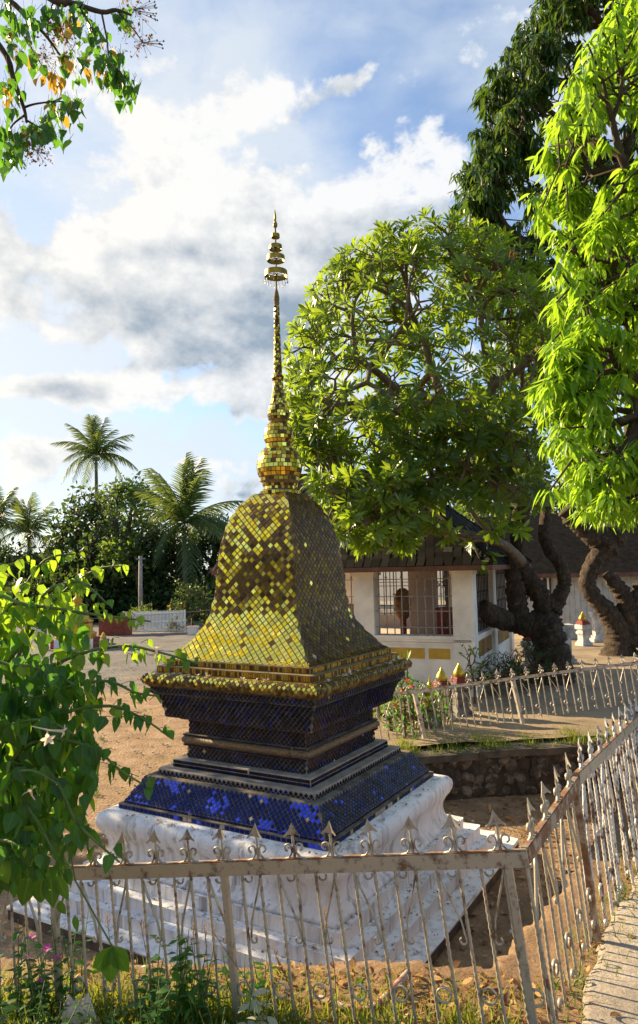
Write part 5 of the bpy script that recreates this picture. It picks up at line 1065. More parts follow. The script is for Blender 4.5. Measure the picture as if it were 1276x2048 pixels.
# gilded shrine with white bollards, behind the shrub
sp_ = at(155, 1278, 29.5); sp_[2] = 0; t = thing('gilded_shrine', 'small gilded stupa behind the leaves on the far left of the yard', 'shrine', sp_); mb = MB()
for w, z0, z1 in ((1.0, 0, .18), (.85, .18, .32)): mb.box(sp_+np.array([0, 0, (z0+z1)/2]), (2*w, 2*w, z1-z0-.002))
mb.obj('shrine_base', ['red_paint'], t); mb = MB(); mb.lathe([(.75, .32), (.78, .5), (.62, .58), (.6, .9), (.66, 1.0), (.5, 1.06), (.42, 1.4), (.25, 1.7), (.18, 1.75), (.2, 1.9), (.1, 2.0), (.06, 2.6), (.01, 3.2)], sp_, 12); mb.obj('shrine_spire', ['lotus_gold'], t)
for k, (px, lab) in enumerate(((92, 'white bollard with gold tip furthest left before the gilded shrine'), (116, 'second white bollard from the left before the gilded shrine'), (143, 'middle white bollard with gold bud before the gilded shrine'), (178, 'white bollard with gold tip right of the middle one before the shrine'), (207, 'white bollard with gold tip nearest the brick wall'))):
    p = at(px, 1283, 28.0); p[2] = 0; b_ = thing('bollard', lab, 'bollard', p, 'white bollards round the gilded shrine'); mb = MB(); mb.box(p+np.array([0, 0, .2]), (.24, .24, .4)); mb.obj('bollard_shaft', ['pot_white'], b_); mb = MB(); mb.lathe([(.11, .4), (.12, .46), (.07, .56), (.01, .66)], p, 8); mb.obj('bollard_tip', ['lotus_gold'], b_)
wh = at(20, 1180, 60); wh[2] = 0; t = thing('distant_house', 'pale house with brown roof glimpsed behind the palms at left', 'house', wh); mb = MB(); mb.box(wh+np.array([0, 0, 1.5]), (5, 4, 3)); mb.obj('house_wall', ['wall_cream'], t); mb = MB(); w_ = wh; mb.quad(w_+np.array([-3, -2.4, 3]), w_+np.array([3, -2.4, 3]), w_+np.array([3, 0, 4.6]), w_+np.array([-3, 0, 4.6])); mb.quad(w_+np.array([-3, 2.4, 3]), w_+np.array([-3, 0, 4.6]), w_+np.array([3, 0, 4.6]), w_+np.array([3, 2.4, 3])); mb.obj('roof', ['timber_red'], t)
for k in (-1.2, 1.2): mb = MB(); mb.box(wh+np.array([k, -2.01, 1.6]), (.9, .04, 1.0)); mb.obj('window', ['grille_dark'], t)
t = thing('overhead_wire', 'thin sagging wire strung across the yard below the trees', 'wire', at(200, 1232, 31)); mb = MB(); wa_ = at(-150, 1240, 30); wb_ = at(500, 1212, 33); mb.tube([wa_+(wb_-wa_)*q-np.array([0, 0, .25*math.sin(math.pi*q)]) for q in np.linspace(0, 1, 12)], .012, 4); mb.obj('wire', ['wire_grey'], t)
# tall trees out of view to the left and behind the viewer: the mirror tiles see them
for k, (x, y, h) in enumerate(((-17, -2, 7), (-19, -9, 8), (-13, -15, 8.5), (-22, 6, 7.5), (-6, -18, 9), (4, -16, 8), (13, -9, 8.5))):
    c = np.array([x, y, h*.55]); LV = Leaves(); t = thing('garden_tree', 'garden tree outside the view, '+('nearest the yard wall on the left', 'left of the viewer and taller', 'far behind on the left', 'furthest out on the left by the yard', 'straight behind the viewer and tallest', 'behind the viewer to the right', 'out on the right beyond the path')[k], 'tree', (x, y, 0), 'garden trees behind the viewer'); mb = MB(); mb.tube([(x, y, 0), (x+.1, y, h*.45)], [.25, .18], 8); mb.obj('trunk', ['bark'], t, True)
    for _ in range(900): q = unit(rnd())*rng.uniform(.5, 1)**.5; LV.add(c+q*np.array([3.2, 3.2, h*.42]), rnd(), rnd(), .75, .4+.2*rng.normal())
    LV.build(t, 'oval', 'leaf_far', 2, 0, rest='crown')

sx_ = np.array([-7.4, 10.0, 0.]); t = thing('shade_tree', 'leafy tree just outside the left edge that shades the plinth', 'tree', sx_); mb = MB(); poly_tube(mb, [sx_, sx_+np.array([.1, 0, 1.2]), sx_+np.array([0, .1, 2.4])], [.18, .15, .12], 8); mb.obj('trunk', ['bark'], t, True); LV = Leaves(); T = []
for _ in range(420): q = unit(rnd())*rng.uniform(.3, 1)**.5; T.append(sx_+np.array([q[0]*2.0, q[1]*2.0, 3.5+q[2]*1.6]))
s_, t_ = grow(sx_+np.array([0, .1, 2.4]), np.array(T), .012, .4, .05); link('branches', segs_mesh('branches', s_, 'branch_dark', 4), t, None, kind='stuff')
for q, dd in t_:
    for j in range(7): LV.add(q+rnd()*.15, unit(rnd()+dd), rnd()+np.array([0, 0, 1]), .2*rng.uniform(.7, 1.2), .4+.2*rng.normal())
LV.build(t, 'oval', 'leaf_far', 2, 0, rest='crown')

# ---------------------------------------------------------------- shrub with heart-shaped leaves at the left
sh_base = np.array([-1.55, 2.9, float(top_z(-1.55, 2.9))]); shr = thing('flowering_shrub', 'leafy shrub with heart-shaped leaves and white tubular flowers filling the left edge', 'shrub', sh_base)
stems = [([(-40, 1420, 2.7), (60, 1270, 2.65), (120, 1190, 2.6), (190, 1140, 2.55), (245, 1132, 2.5)], .9), ([(-20, 1300, 2.7), (40, 1190, 2.65), (90, 1120, 2.6), (150, 1108, 2.6)], .9), ([(-40, 1230, 2.6), (60, 1212, 2.5), (160, 1225, 2.45), (230, 1234, 2.4), (302, 1243, 2.4)], .75),
         ([(40, 1400, 2.6), (130, 1320, 2.55), (240, 1292, 2.5), (320, 1305, 2.45), (398, 1328, 2.45)], .8), ([(20, 1450, 2.6), (110, 1385, 2.5), (210, 1362, 2.45), (270, 1385, 2.45), (318, 1392, 2.4)], 1.0), ([(30, 1500, 2.55), (120, 1430, 2.5), (220, 1412, 2.45), (290, 1440, 2.4), (330, 1468, 2.4)], 1.0),
         ([(20, 1530, 2.5), (110, 1480, 2.45), (190, 1500, 2.4), (240, 1540, 2.4), (288, 1570, 2.4)], 1.1), ([(40, 1520, 2.5), (110, 1560, 2.4), (150, 1640, 2.35), (200, 1690, 2.35), (240, 1725, 2.35)], 1.15), ([(0, 1560, 2.5), (60, 1620, 2.4), (100, 1690, 2.35), (130, 1760, 2.3)], 1.15), ([(-40, 1180, 2.6), (20, 1130, 2.6), (60, 1125, 2.6)], .9), ([(-60, 1350, 2.5), (20, 1330, 2.4), (90, 1340, 2.4), (150, 1370, 2.35)], 1.0), ([(-60, 1480, 2.45), (20, 1450, 2.4), (90, 1440, 2.35), (150, 1470, 2.3)], 1.1),
         ([(-60, 1600, 2.4), (0, 1560, 2.35), (60, 1540, 2.3), (120, 1570, 2.3)], 1.15), ([(-50, 1290, 2.7), (30, 1240, 2.7), (80, 1230, 2.7), (130, 1250, 2.7)], .9), ([(-60, 1700, 2.4), (0, 1680, 2.35), (50, 1700, 2.3), (90, 1740, 2.3)], 1.1), ([(60, 1240, 2.6), (140, 1165, 2.55), (185, 1180, 2.5), (215, 1210, 2.5)], .85)]
LV = Leaves(); LB_ = Leaves(); mb = MB()
for pts, sc in stems:
    W3 = [at(*q) for q in pts]; full = [sh_base+np.array([rng.normal()*.06, rng.normal()*.06, 0]), (sh_base+W3[0])/2+np.array([.0, .0, .15]), W3[0]]; P = np.array(full+W3[1:]); poly_tube(mb, P, list(np.linspace(.010, .0028, len(P))), 6, 4, 0)
    V = np.array(W3); sl = np.concatenate([[0], np.cumsum(np.linalg.norm(np.diff(V, axis=0), axis=1))]); n = int(sl[-1]/.0165)
    for k in range(n):
        s0 = sl[-1]*(k+.6)/n; p = np.array([np.interp(s0, sl, V[:, i]) for i in range(3)]); f_ = s0/sl[-1]; p = p+rnd()*.012; side = unit(rnd()); side[2] = 0; pet = unit(side*.8+np.array([0, 0, .2]))*rng.uniform(.015, .04); q = p+pet; tip = unit(side*rng.uniform(.1, .8)+np.array([.12, 0, -.9])); size = .068*sc*(1-.45*f_**2)*rng.uniform(.75, 1.25)
        ey = project(q)[1][0]; br = U() < (.9 if ey < 1250 else .6 if ey < 1340 else .14); mb.tube([p, q], .0013, 3, cap=False)  # leaves higher up take the brighter colour, painting sunlight on them
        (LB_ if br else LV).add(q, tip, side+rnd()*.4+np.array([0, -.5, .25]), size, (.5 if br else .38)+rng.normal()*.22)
# dense mass behind
for _ in range(1700):
    x, y = rng.uniform(-120, 190), rng.uniform(1180, 1760); lim = 205-.0009*(y-1430)**2
    if x > lim or (y < 1330 and U() < .65): continue
    q = at(x, y, rng.uniform(2.45, 3.1)); side = unit(rnd()); side[2] = 0; br = U() < (.6 if y < 1300 else .15)  # same painted sunlight for the upper part of the mass
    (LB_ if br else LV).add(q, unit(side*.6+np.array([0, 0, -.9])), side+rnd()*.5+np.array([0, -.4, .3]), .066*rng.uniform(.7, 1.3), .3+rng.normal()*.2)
mb.obj('stems', ['stem_green'], shr, True); LV.build(shr, 'heart', 'leaf_shrub', 6, 210, rest='foliage'); LB_.build(shr, 'heart', 'leaf_shrub_bright', 6, 88, rest='painted_sun_foliage')
def tube_flower(p, d, L, s, par):
    mb = MB(); d = unit(d); e = p+d*L; mb.tube([p, p+d*L*.6+np.array([0, 0, -.004]), e], [.0018, .0024, .005], 6); fo = mb.obj('flower', ['flower_white'], par); FL = Leaves()
    for k in range(5): a = k*1.2566; u_ = unit(np.cross(d, (0, .3, 1))); w_ = np.cross(d, u_); o = u_*math.cos(a)+w_*math.sin(a); FL.add(e, unit(o+d*.35), d-o*.2, s, .5+.3*rng.normal())
    FL.build(fo, 'oval', 'flower_white', 3, 5, name='petal')
for a, b_, L, s in (((62, 1452, 2.25), (125, 1462, 2.25), .10, .022), ((95, 1462, 2.24), (96, 1480, 2.2), .04, .025), ((313, 1342, 2.4), (313, 1298, 2.4), .075, .022), ((60, 1290, 2.4), (75, 1262, 2.4), .05, .03), ((70, 1600, 2.3), (60, 1580, 2.3), .03, .03)):
    P, Q = at(*a), at(*b_); tube_flower(P, Q-P, L, s, shr)
# ---------------------------------------------------------------- branch hanging in at the upper left
tb = np.array([-4.1, 4.6, 0]); ob = thing('overhanging_tree', 'tree reaching in at the upper left with green and yellow leaves and dried flower clusters', 'tree', tb); mb = MB()
tt = at(-420, -150, 4.8); poly_tube(mb, [tb, tb+np.array([.1, 0, 2.2]), tb+np.array([.2, .1, 4.2]), tt], [.19, .15, .12, .08], 10); 
for pts, r0 in (([(-420, -150, 4.8), (-120, -80, 4.6), (16, 0, 4.5), (53, 35, 4.5), (88, 67, 4.5), (120, 110, 4.5)], .03), ([(-420, -150, 4.8), (-60, -90, 4.4), (107, 0, 4.3), (139, 5, 4.3), (203, 24, 4.3), (232, 20, 4.25), (262, 30, 4.2)], .03), ([(-420, -150, 4.8), (-120, -20, 4.5), (0, 93, 4.4), (27, 160, 4.4), (48, 218, 4.4), (53, 245, 4.4)], .03),
                ([(48, 215, 4.4), (70, 208, 4.4), (112, 203, 4.4), (150, 205, 4.4)], .008), ([(52, 240, 4.4), (80, 255, 4.4), (110, 262, 4.4)], .008), ([(50, 230, 4.4), (25, 250, 4.4), (10, 280, 4.4)], .008), ([(203, 24, 4.3), (214, 80, 4.3), (220, 120, 4.3), (250, 155, 4.25)], .007), ([(160, 15, 4.3), (185, 60, 4.3), (195, 95, 4.3)], .007), ([(53, 35, 4.5), (60, 90, 4.5), (90, 140, 4.5)], .006), ([(232, 20, 4.25), (268, 60, 4.25), (285, 85, 4.25)], .006), ([(107, 0, 4.3), (95, 60, 4.4), (110, 110, 4.4)], .005), ([(-120, -80, 4.6), (-20, 10, 4.5), (10, 30, 4.5)], .01)):
    P = [at(*q) for q in pts]; poly_tube(mb, P, list(np.linspace(r0, max(.003, r0*.25), len(P))), 6, 4, .05)
mb.obj('trunk', ['branch_dark'], ob, True)
LV = Leaves(); LY = Leaves(); DR = Leaves(); mbt = MB()
def clus(px, py, sx, sy, n, y_=.0, d=4.35):
    for _ in range(int(n*1.7)):
        q = at(px+rng.normal()*sx, py+rng.normal()*sy, d+rng.normal()*.1); side = unit(rnd()); side[2] = 0; (LY if U() < y_ else LV).add(q, unit(side*.5+np.array([0, 0, -.8])), side+np.array([0, -.5, .2])+rnd()*.4, .085*rng.uniform(.6, 1.15), .35+rng.normal()*.25); mbt.tube([q, q-unit(side*.5+np.array([0, 0, -.8]))*.05], .0013, 3, cap=False)
for a in ((50, 50, 22, 18, 22), (35, 100, 10, 16, 10, .1), (60, 110, 12, 10, 8, .5), (105, 25, 15, 12, 12, .1), (135, 40, 12, 14, 12, .6), (150, 15, 18, 10, 12), (185, 65, 12, 22, 18), (205, 105, 12, 14, 12, .1), (225, 150, 15, 14, 22, .05), (245, 165, 10, 10, 10), (268, 172, 8, 8, 6), (250, 203, 9, 6, 5), (150, 110, 10, 10, 6, .3), (165, 130, 8, 10, 5, .4), (158, 155, 5, 5, 3), (95, 150, 10, 8, 6, .9), (115, 165, 6, 8, 3, .9), (130, 120, 12, 10, 7, .6), (10, 12, 8, 10, 8), (8, 180, 10, 14, 10, .15), (40, 185, 5, 5, 2), (25, 225, 8, 14, 7, .2), (125, 205, 18, 10, 10, .1), (145, 215, 14, 10, 10), (105, 225, 10, 12, 8, .15), (95, 250, 18, 14, 16), (130, 275, 6, 8, 4), (40, 280, 14, 14, 18), (15, 300, 12, 18, 18), (70, 270, 14, 12, 12), (5, 260, 8, 10, 8), (245, 25, 10, 12, 8), (30, 315, 10, 6, 6), (5, 330, 6, 6, 5), (240, 110, 6, 6, 5)): clus(*a)
for px, py, s_, n in ((268, 20, 16, 60), (285, 85, 16, 60), (88, 115, 18, 80), (130, 75, 16, 70), (60, 290, 20, 80), (75, 305, 16, 50), (15, 70, 12, 45), (110, 60, 12, 40), (255, 60, 12, 30)):
    c = at(px, py, 4.3)
    for k in range(n):
        q = c+rnd()*s_*4.3/F*np.array([1, 1, .9]); DR.add(q, rnd()+np.array([0, 0, -.3]), rnd(), .028*rng.uniform(.5, 1.2), U())
        if k % 3 == 0: mbt.tube([c, q], .001, 3, cap=False)
for k in range(11): c = at(268, 20, 4.25); e = at(300+rng.uniform(-5, 15), rng.uniform(0, 45), 4.2); mbt.tube([c, e], .0013, 3); mbt.lathe([(.001, -.008), (.006, 0), (.001, .008)], e, 5)
for k in range(6): c = at(285, 85, 4.25); e = at(318+rng.uniform(-5, 10), rng.uniform(80, 100), 4.2); mbt.tube([c, e], .0013, 3); mbt.lathe([(.001, -.008), (.007, 0), (.001, .008)], e, 5)
mbt.obj('twigs', ['stem_brown'], ob, False, kind='stuff'); LV.build(ob, 'heart', 'leaf_shrub', 5, 230, rest='foliage'); LY.build(ob, 'heart', 'leaf_yellow', 5, 60, rest='yellow_foliage'); DR.build(ob, 'oval', 'flower_dried', 2, 0, rest='dried_flowers')

# ---------------------------------------------------------------- undergrowth by the near fence
def fence_pt(px):
    """where the near fence stands, for a picture column"""
    a_ = ray(px, 1950); k = a_[0]/a_[1]; A0, A1 = FL0[:2], FR[:2]; t_ = (k*A0[1]-A0[0])/((A1-A0)[0]-k*(A1-A0)[1]); return A0+(A1-A0)*t_
fn2 = np.array([-fdir[1], fdir[0]]); fn2 /= np.linalg.norm(fn2)
G = Leaves(); nG = 0
while nG < 11500:
    u_ = rng.uniform(-120, 1050); o = rng.uniform(-.55, .34); q = fence_pt(u_)+fn2*o; x, y = q; cl_ = hnoise(np.array(x*1.7), np.array(y*1.7)); dens_ = (.8 if u_ < 600 else .42)*(1 if o < .08 else .3)*(1+.9*float(cl_))
    if U() > dens_: continue
    nG += 1; h_ = rng.uniform(.03, .15)*(1.1 if u_ < 520 else .9)*(1 if o < .1 else .6); lean_ = rnd()*.6; G.add((x, y, float(bank_h(np.array(x), np.array(y)))-.005), (lean_[0], lean_[1], 1), rnd(), h_, .26+.33*rng.normal())
for _ in range(900):
    s = rng.uniform(.1, 4.2); q = FR[:2]+rdir2*s+nrm*rng.uniform(-.08, .2); G.add((q[0], q[1], float(top_z(*q))-.01), (rng.normal()*.4, rng.normal()*.4, 1), rnd(), rng.uniform(.03, .1), .3+.2*rng.normal())
G.build(None, 'blade', 'grass_blade', 3, 0, rest='grass')
G = Leaves()
for _ in range(7000):
    s = rng.uniform(1.0, 6.5); q = WL+wd*s+wn*rng.uniform(-.38, .16); cl_ = math.sin(s*3.1)*math.sin(s*7.7+1)+.5*math.sin(s*19)
    if U() > .55+.5*cl_: continue
    G.add((q[0], q[1], TZ-.06), (rng.normal()*.4, rng.normal()*.4, 1), rnd(), rng.uniform(.03, .12)*(1+.6*max(0, cl_)), .3+.25*rng.normal())
G.build(None, 'blade', 'grass_blade', 2, 0, rest='grass')
# dry leaves and twigs: bank, steps, path edge, foot of the wall
DL = Leaves()
def litter(n, fx, s0, s1):
    for _ in range(n):
        p = fx()
        if p is None: continue
        DL.add(p, (rng.normal(), rng.normal(), .25*rng.normal()), (0.3*rng.normal(), .3*rng.normal(), 1), rng.uniform(s0, s1), U())
def on_bank():
    q = fence_pt(rng.uniform(-60, 1090))+fn2*rng.uniform(-.45, .38); return (q[0], q[1], float(top_z(*q))+.014+.02*U()) if float(pit_dist(*q)[0]) < .0 else None
litter(1300, on_bank, .018, .06)
def on_steps():
    w = [1.65, 1.5, 1.37, 1.28, 1.17][int(U()*5)]; z = {1.65: -2.84, 1.5: -2.752, 1.37: -2.668, 1.28: -2.575, 1.17: -2.124}[w]; fi = 1 if U() < .62 else 0; n, t = FACES[fi]; ww = w+rng.uniform(-.06, .06)*(.6 if w < 1.3 else 1); u = rng.uniform(-w, w); return (SC[0]+t[0]*u+n[0]*ww, SC[1]+t[1]*u+n[1]*ww, z+ZC+.006)
litter(650, on_steps, .01, .035)
def on_path():
    s = rng.uniform(-1, 4); q = FR[:2]+rdir2*max(s, 0)+np.array([.02, 1])*min(s, 0)+nrm*abs(rng.normal())*.16; return (q[0], q[1], float(top_z(*q))+.03)
litter(260, on_path, .02, .05)
def on_pit(): return (rng.uniform(.6, 4), rng.uniform(5, 9.2), .012)
litter(1100, on_pit, .03, .09)
def on_yard(): return (rng.uniform(-7, 1.2), rng.uniform(4.6, 19), .012)
litter(700, on_yard, .03, .08)
DL.build(None, 'oval', 'dry_leaf', 3, 0, rest='fallen_leaves')
# straw: long pale stalks on the soil ledge
mb = MB()
for _ in range(260):
    x, y = fence_pt(rng.uniform(0, 1050))+fn2*rng.uniform(-.2, .38); a, b_ = pit_dist(np.array(x), np.array(y))
    if float(a) > -.03: continue
    p = np.array([x, y, float(top_z(x, y))+.012]); d = unit((rng.normal(), rng.normal(), .15*rng.normal())); l_ = rng.uniform(.03, .12); mb.tube([p, p+d*l_*.5+np.array([0, 0, .012]), p+d*l_], .0016, 3)
me = mb.mesh('straw', ['dry_leaf'], False, .95); link('straw', me, None, None, kind='stuff')
mb = MB()
for _ in range(1500):
    x, y = rng.uniform(-9, 2), rng.uniform(4.5, 24); s = rng.uniform(.008, .028); p = np.array([x, y, .01+s*.3]); mb.lathe([(s*.6, -s*.5), (s, 0), (s*.5, s*.5)], p, 5)
link('gravel', mb.mesh('gravel', ['stone_white'], False), None, None, kind='stuff')
G = Leaves()
for (x0, y0), (x1, y1), n in (((-4.2, 12.2), (-.6, 10.6), 500), ((-4.0, 15.5), (-.5, 13.6), 400), ((-2.9, 9.4), (-2.1, 12.0), 160)):
    for _ in range(n):
        k = U(); c_ = math.sin(k*17)+.6*math.sin(k*41)
        if U() > .5+.4*c_: continue
        G.add((x0+(x1-x0)*k+.05*rng.normal(), y0+(y1-y0)*k+.05*rng.normal(), 0), (rng.normal()*.6, rng.normal()*.6, 1), rnd(), rng.uniform(.02, .07), .4+.3*rng.normal())
G.build(None, 'blade', 'grass_blade', 2, 0, rest='grass')
# tufts of weed on the yard
def weed(px, py, d, z, h, n, leaf, kind, mat, label, tone=.5, spread=.15, name='weed', flowers=0, single=60, ln=4):
    p = at(px, py, d); p[2] = z; t = thing(name, label, 'plant', p); mb = MB(); LV = Leaves(); tips_ = []
    for k in range(n):
        d_ = unit((rng.normal()*spread, rng.normal()*spread, 1)); hh = h*rng.uniform(.55, 1.05); q = p+rnd()*np.array([.03, .03, 0]); m_ = q+d_*hh*.5+rnd()*.012; e = q+d_*hh+rnd()*.02; mb.tube([q, m_, e], [.0035, .003, .0015], 5); tips_.append(e)
        for j in range(int(hh/.028)):
            f_ = (j+1)/(hh/.028+1); c = q+(m_-q)*min(1, f_*2) if f_ < .5 else m_+(e-m_)*(f_-.5)*2; a = j*2.4+k; o = np.array([math.cos(a), math.sin(a), rng.uniform(-.2, .4)]); LV.add(c, o, (0, 0, 1)-o*.2+rnd()*.2, leaf*rng.uniform(.6, 1.15)*(1-.35*f_), tone+rng.normal()*.2)
    mb.obj('stem', ['stem_green'], t, True); LV.build(t, kind, mat, ln, single, rest='foliage')
    for k in range(flowers):
        e = tips_[k % len(tips_)]; FL = Leaves()
        for j in range(5): a = j*1.2566; FL.add(e, (math.cos(a), math.sin(a)*.9-.2, .25), (0, -.7, 1), .02, U())
        fo = link('flower', None, t, Matrix.Translation(Vector(e))); FL.build(fo, 'oval', 'flower_pink', 3, 5, name='petal')
    return t
tz = lambda x, y, d: float(top_z(*at(x, y, d)[:2]))-.01
for px, off, h, n, lf, kd, mt, lab, tn, sp, nm2, nf in (
    (20, 0.25, 0.5, 9, 0.075, 'oval', 'leaf_shrub', 'dark periwinkle with pink flowers at the left edge', 0.3, 0.2, 'periwinkle', 3),
    (85, 0.15, 0.44, 8, 0.07, 'oval', 'leaf_shrub', 'periwinkle with pink flowers left of the vine leaves', 0.35, 0.18, 'periwinkle', 3),
    (130, 0.02, 0.46, 7, 0.065, 'oval', 'leaf_shrub', 'tallest periwinkle with a pink flower against the fence bars', 0.35, 0.12, 'periwinkle', 1),
    (50, 0.45, 0.4, 10, 0.075, 'oval', 'leaf_shrub', 'dark leafy weed in the bottom left corner', 0.25, 0.3, 'weed', 0),
    (150, 0.4, 0.34, 10, 0.065, 'oval', 'leaf_shrub', 'broad dark weed left of the plastic bag', 0.25, 0.3, 'weed', 0),
    (105, 0.3, 0.3, 10, 0.06, 'lance', 'leaf_shrub', 'narrow-leaved weed below the periwinkles', 0.5, 0.3, 'weed', 0),
    (250, 0.2, 0.24, 9, 0.06, 'oval', 'leaf_shrub', 'weed tucked right beside the plastic bag', 0.3, 0.3, 'weed', 0),
    (300, 0.05, 0.36, 8, 0.075, 'oval', 'leaf_shrub', 'weed with hanging leaves right of the vine leaves', 0.4, 0.14, 'weed', 0),
    (335, 0.22, 0.34, 9, 0.075, 'oval', 'leaf_shrub', 'dark bushy weed midway between bag and post', 0.3, 0.2, 'weed', 0),
    (372, 0.05, 0.42, 8, 0.08, 'oval', 'leaf_shrub', 'tallest upright weed left of the fence post', 0.55, 0.1, 'weed', 0),
    (405, 0.12, 0.36, 8, 0.08, 'lance', 'leaf_shrub', 'narrow-leaved weed touching the fence post on its left', 0.5, 0.12, 'weed', 0),
    (425, 0.3, 0.26, 10, 0.07, 'oval', 'leaf_shrub', 'dark clump below the foot of the post', 0.25, 0.25, 'weed', 0),
    (490, -0.12, 0.3, 5, 0.08, 'oval', 'leaf_shrub', 'dark sprig just behind the fence post', 0.35, 0.12, 'weed', 0),
    (515, 0.2, 0.24, 8, 0.095, 'oval', 'leaf_pale', 'pale grey-leaved wilting plant right of the post foot', 0.6, 0.45, 'weed', 0),
    (560, 0.28, 0.15, 8, 0.06, 'lance', 'leaf_shrub_bright', 'bright narrow weed left of the plastic scrap', 0.6, 0.4, 'weed', 0),
    (610, 0.12, 0.12, 8, 0.05, 'oval', 'leaf_shrub', 'low weed before the third bar right of the post', 0.4, 0.45, 'weed', 0),
    (745, -0.15, 0.2, 2, 0.055, 'oval', 'leaf_shrub_bright', 'small two-leaved sprout behind the fence bars', 0.5, 0.1, 'weed', 0),
    (770, 0.16, 0.15, 8, 0.07, 'lance', 'leaf_shrub', 'green grassy tuft growing over the pipe end', 0.6, 0.35, 'weed', 0),
    (850, 0.14, 0.12, 8, 0.06, 'lance', 'leaf_shrub_bright', 'yellowish tuft right of the pipe', 0.6, 0.5, 'weed', 0),
    (915, 0.05, 0.09, 6, 0.045, 'oval', 'leaf_shrub', 'small flat weed before the right-hand bars', 0.5, 0.6, 'weed', 0),
    (985, 0.05, 0.09, 6, 0.045, 'oval', 'leaf_shrub_bright', 'small bright weed left of the corner post', 0.6, 0.6, 'weed', 0),
    (700, 0.3, 0.13, 7, 0.06, 'oval', 'leaf_shrub', 'leafy weed at the bottom edge below the pipe', 0.4, 0.4, 'weed', 0),
    ):
    q = fence_pt(px)-fn2*off; weed(px, 1950, q[1], float(top_z(*q))-.01, h, n, lf, kd, mt, lab, tn, sp, nm2, nf, 40)
for px, py, d, h, n, lf, kd, mt, lab, sp in ((1135, 1900, 3.0, .1, 7, .045, 'lance', 'leaf_shrub_bright', 'weed tuft at the path edge beside the corner panel', .5), (1185, 1830, 3.5, .12, 8, .05, 'lance', 'leaf_shrub', 'weed tuft at the path edge under the peeling panel', .5), (1240, 1770, 3.9, .12, 8, .05, 'lance', 'leaf_shrub', 'weed tuft further along the path edge', .5)):
    weed(px, py, d, tz(px, py, d), h, n, lf, kd, mt, lab, .35, sp, single=40)
for q, lab in (((190, 1590), 'little grass tuft on the bare yard left of the blue skirt'), ((205, 1480), 'small weed on the bare yard below the shrub tip')):
    p = onz(*q, 0.); weed(q[0], q[1], p[1], 0.0, .1, 9, .09, 'lance', 'leaf_shrub_bright', lab, .6, .6, single=0, ln=2)
# hanging compound leaf near the bag, and dry grass ears
t = thing('hanging_vine', 'pale three-lobed vine leaves hanging in front of the fence', 'vine', at(210, 1880, 2.45)); mb = MB(); mb.tube([at(258, 1902, 2.5), at(225, 1893, 2.46), at(150, 1760, 2.45), at(140, 1700, 2.4)], [.002, .003, .003, .002], 5); mb.obj('stem', ['stem_green'], t); LV = Leaves(); c = at(225, 1893, 2.45)
for dx, dz, s in ((-.75, -1, .14), (-.08, -1, .16), (.62, -1, .12)): LV.add(c, (dx, -.05, dz), (dx*.2+.2, -1, .15), s*.9, .45)
for (px, py), (dx, dz), s in (((85, 1750), (-.15, -1), .14), ((100, 1748), (.1, -1), .13), ((115, 1750), (.35, -1), .11), ((60, 1752), (-.3, -1), .14), ((150, 1830), (.1, -1), .07), ((120, 1800), (.2, -1), .07)): LV.add(at(px, py, 2.4), (dx, 0, dz), (.35*rng.normal(), -1, .2), s*.85, .3+.15*rng.normal())
LV.build(t, 'bifid', 'leaf_vine', 6, 20)
for k, (px, py) in enumerate(((430, 1880), (330, 1880), (560, 1960), (620, 1930), (250, 1900), (400, 1900), (690, 1980))):
    t = thing('dry_grass_stalk', ('tall straw-coloured grass ear beside the fence post', 'dry grass ear left of the fence post', 'leaning straw grass stalk right of the fence post', 'thin dry stalk before the plinth corner', 'dry seedhead above the vine leaves', 'bent dry stalk among the upright weeds', 'short dry stalk near the rusty pipe')[k], 'grass', (*(fence_pt(px)-fn2*.08), 1.)); q_ = fence_pt(px)-fn2*.08; p = np.array([q_[0], q_[1], 0.]); p[2] = float(top_z(p[0], p[1])); mb = MB(); e = p+np.array([rng.normal()*.08, -.03, rng.uniform(.3, .5)]); mb.tube([p, (p+e)/2+np.array([.012, 0, .02]), e], [.0022, .002, .0012], 4); mb.obj('stalk', ['bamboo'], t); LV = Leaves()
    for j in range(14): LV.add(e-(e-p)*.012*j, unit((rng.normal()*.5, rng.normal()*.5, 1)), rnd(), .022, .85)
    LV.build(t, 'lance', 'dry_leaf', 2, 0, rest='ear')
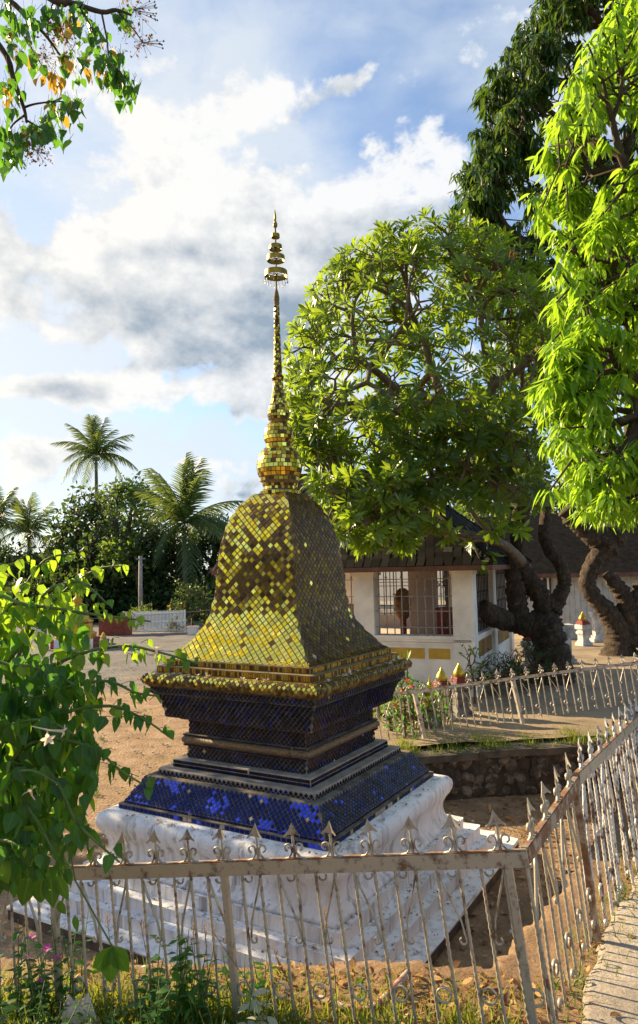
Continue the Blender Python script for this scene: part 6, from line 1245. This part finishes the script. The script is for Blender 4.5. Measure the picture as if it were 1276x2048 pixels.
# plastic bag, plastic scrap, peeling pipe
def crumple(px, py, d, sx, sz, label, nm):
    q_ = fence_pt(px)-fn2*d; p = np.array([q_[0], q_[1], float(top_z(*q_))]); t = thing(nm, label, 'litter', p); mb = MB(); nu, nv = 14, 9; v = []; 
    for i in range(nv+1):
        for j in range(nu):
            a = 2*math.pi*j/nu; f_ = i/nv; r = (.55+.5*math.sin(math.pi*min(1, .25+.7*f_)))*(1+.16*math.sin(3*a+f_*5)+.12*rng.normal()); v.append(p+np.array([r*sx*math.cos(a), r*sx*.5*math.sin(a), f_*sz*(1+.12*math.sin(2*a+1))]))
    mb.add(v, [(i*nu+j, i*nu+(j+1) % nu, (i+1)*nu+(j+1) % nu, (i+1)*nu+j) for i in range(nv) for j in range(nu)]+[tuple(range(nu-1, -1, -1))]); mb.obj('bag_skin', ['bag_plastic'], t, False)
crumple(207, 2040, .16, .065, .17, 'crumpled pale translucent plastic bag stuck in the weeds', 'plastic_bag'); crumple(655, 2050, .12, .05, .075, 'small clear plastic scrap in the grass left of the pipe', 'plastic_scrap')
def gpx(px, py):
    d = 2.8
    for _ in range(30):
        r = ray(px, py); p = r*d/r[1]; z = float(top_z(p[0], p[1]))+.015; d = d*.5+.5*(z-ZC)/r[2]*r[1]
    r = ray(px, py); p = r*d/r[1]; p[2] += ZC; return p
t = thing('peeling_pipe', 'bent pipe with peeling red and white paint lying by the fence foot', 'pipe', at(745, 2010, 2.5)); mb = MB(); P = []
for q in ((640, 1995, 2.62), (690, 2012, 2.55), (742, 2018, 2.5), (775, 2000, 2.5), (818, 1965, 2.56)): P.append(gpx(*q[:2]))
for i, p in enumerate(P): p[2] = float(top_z(p[0], p[1]))+(.012, .012, .015, .03, .055)[i]
poly_tube(mb, P, [.014, .016, .018, .017, .015], 10, 5, .06); mb.obj('pipe_body', ['pipe_red_white'], t, True)
# rock standing in the gap under the right-hand rail
p = at(1150, 1600, 6.3); p[2] = .1; t = link('boulder', stone_mesh(55, 'stone_rough'), None, mat4(p, Matrix.Rotation(.5, 3, 'Z'), (.28, .2, .22)), label='pale boulder lying on the ground behind the fence corner', category='boulder')
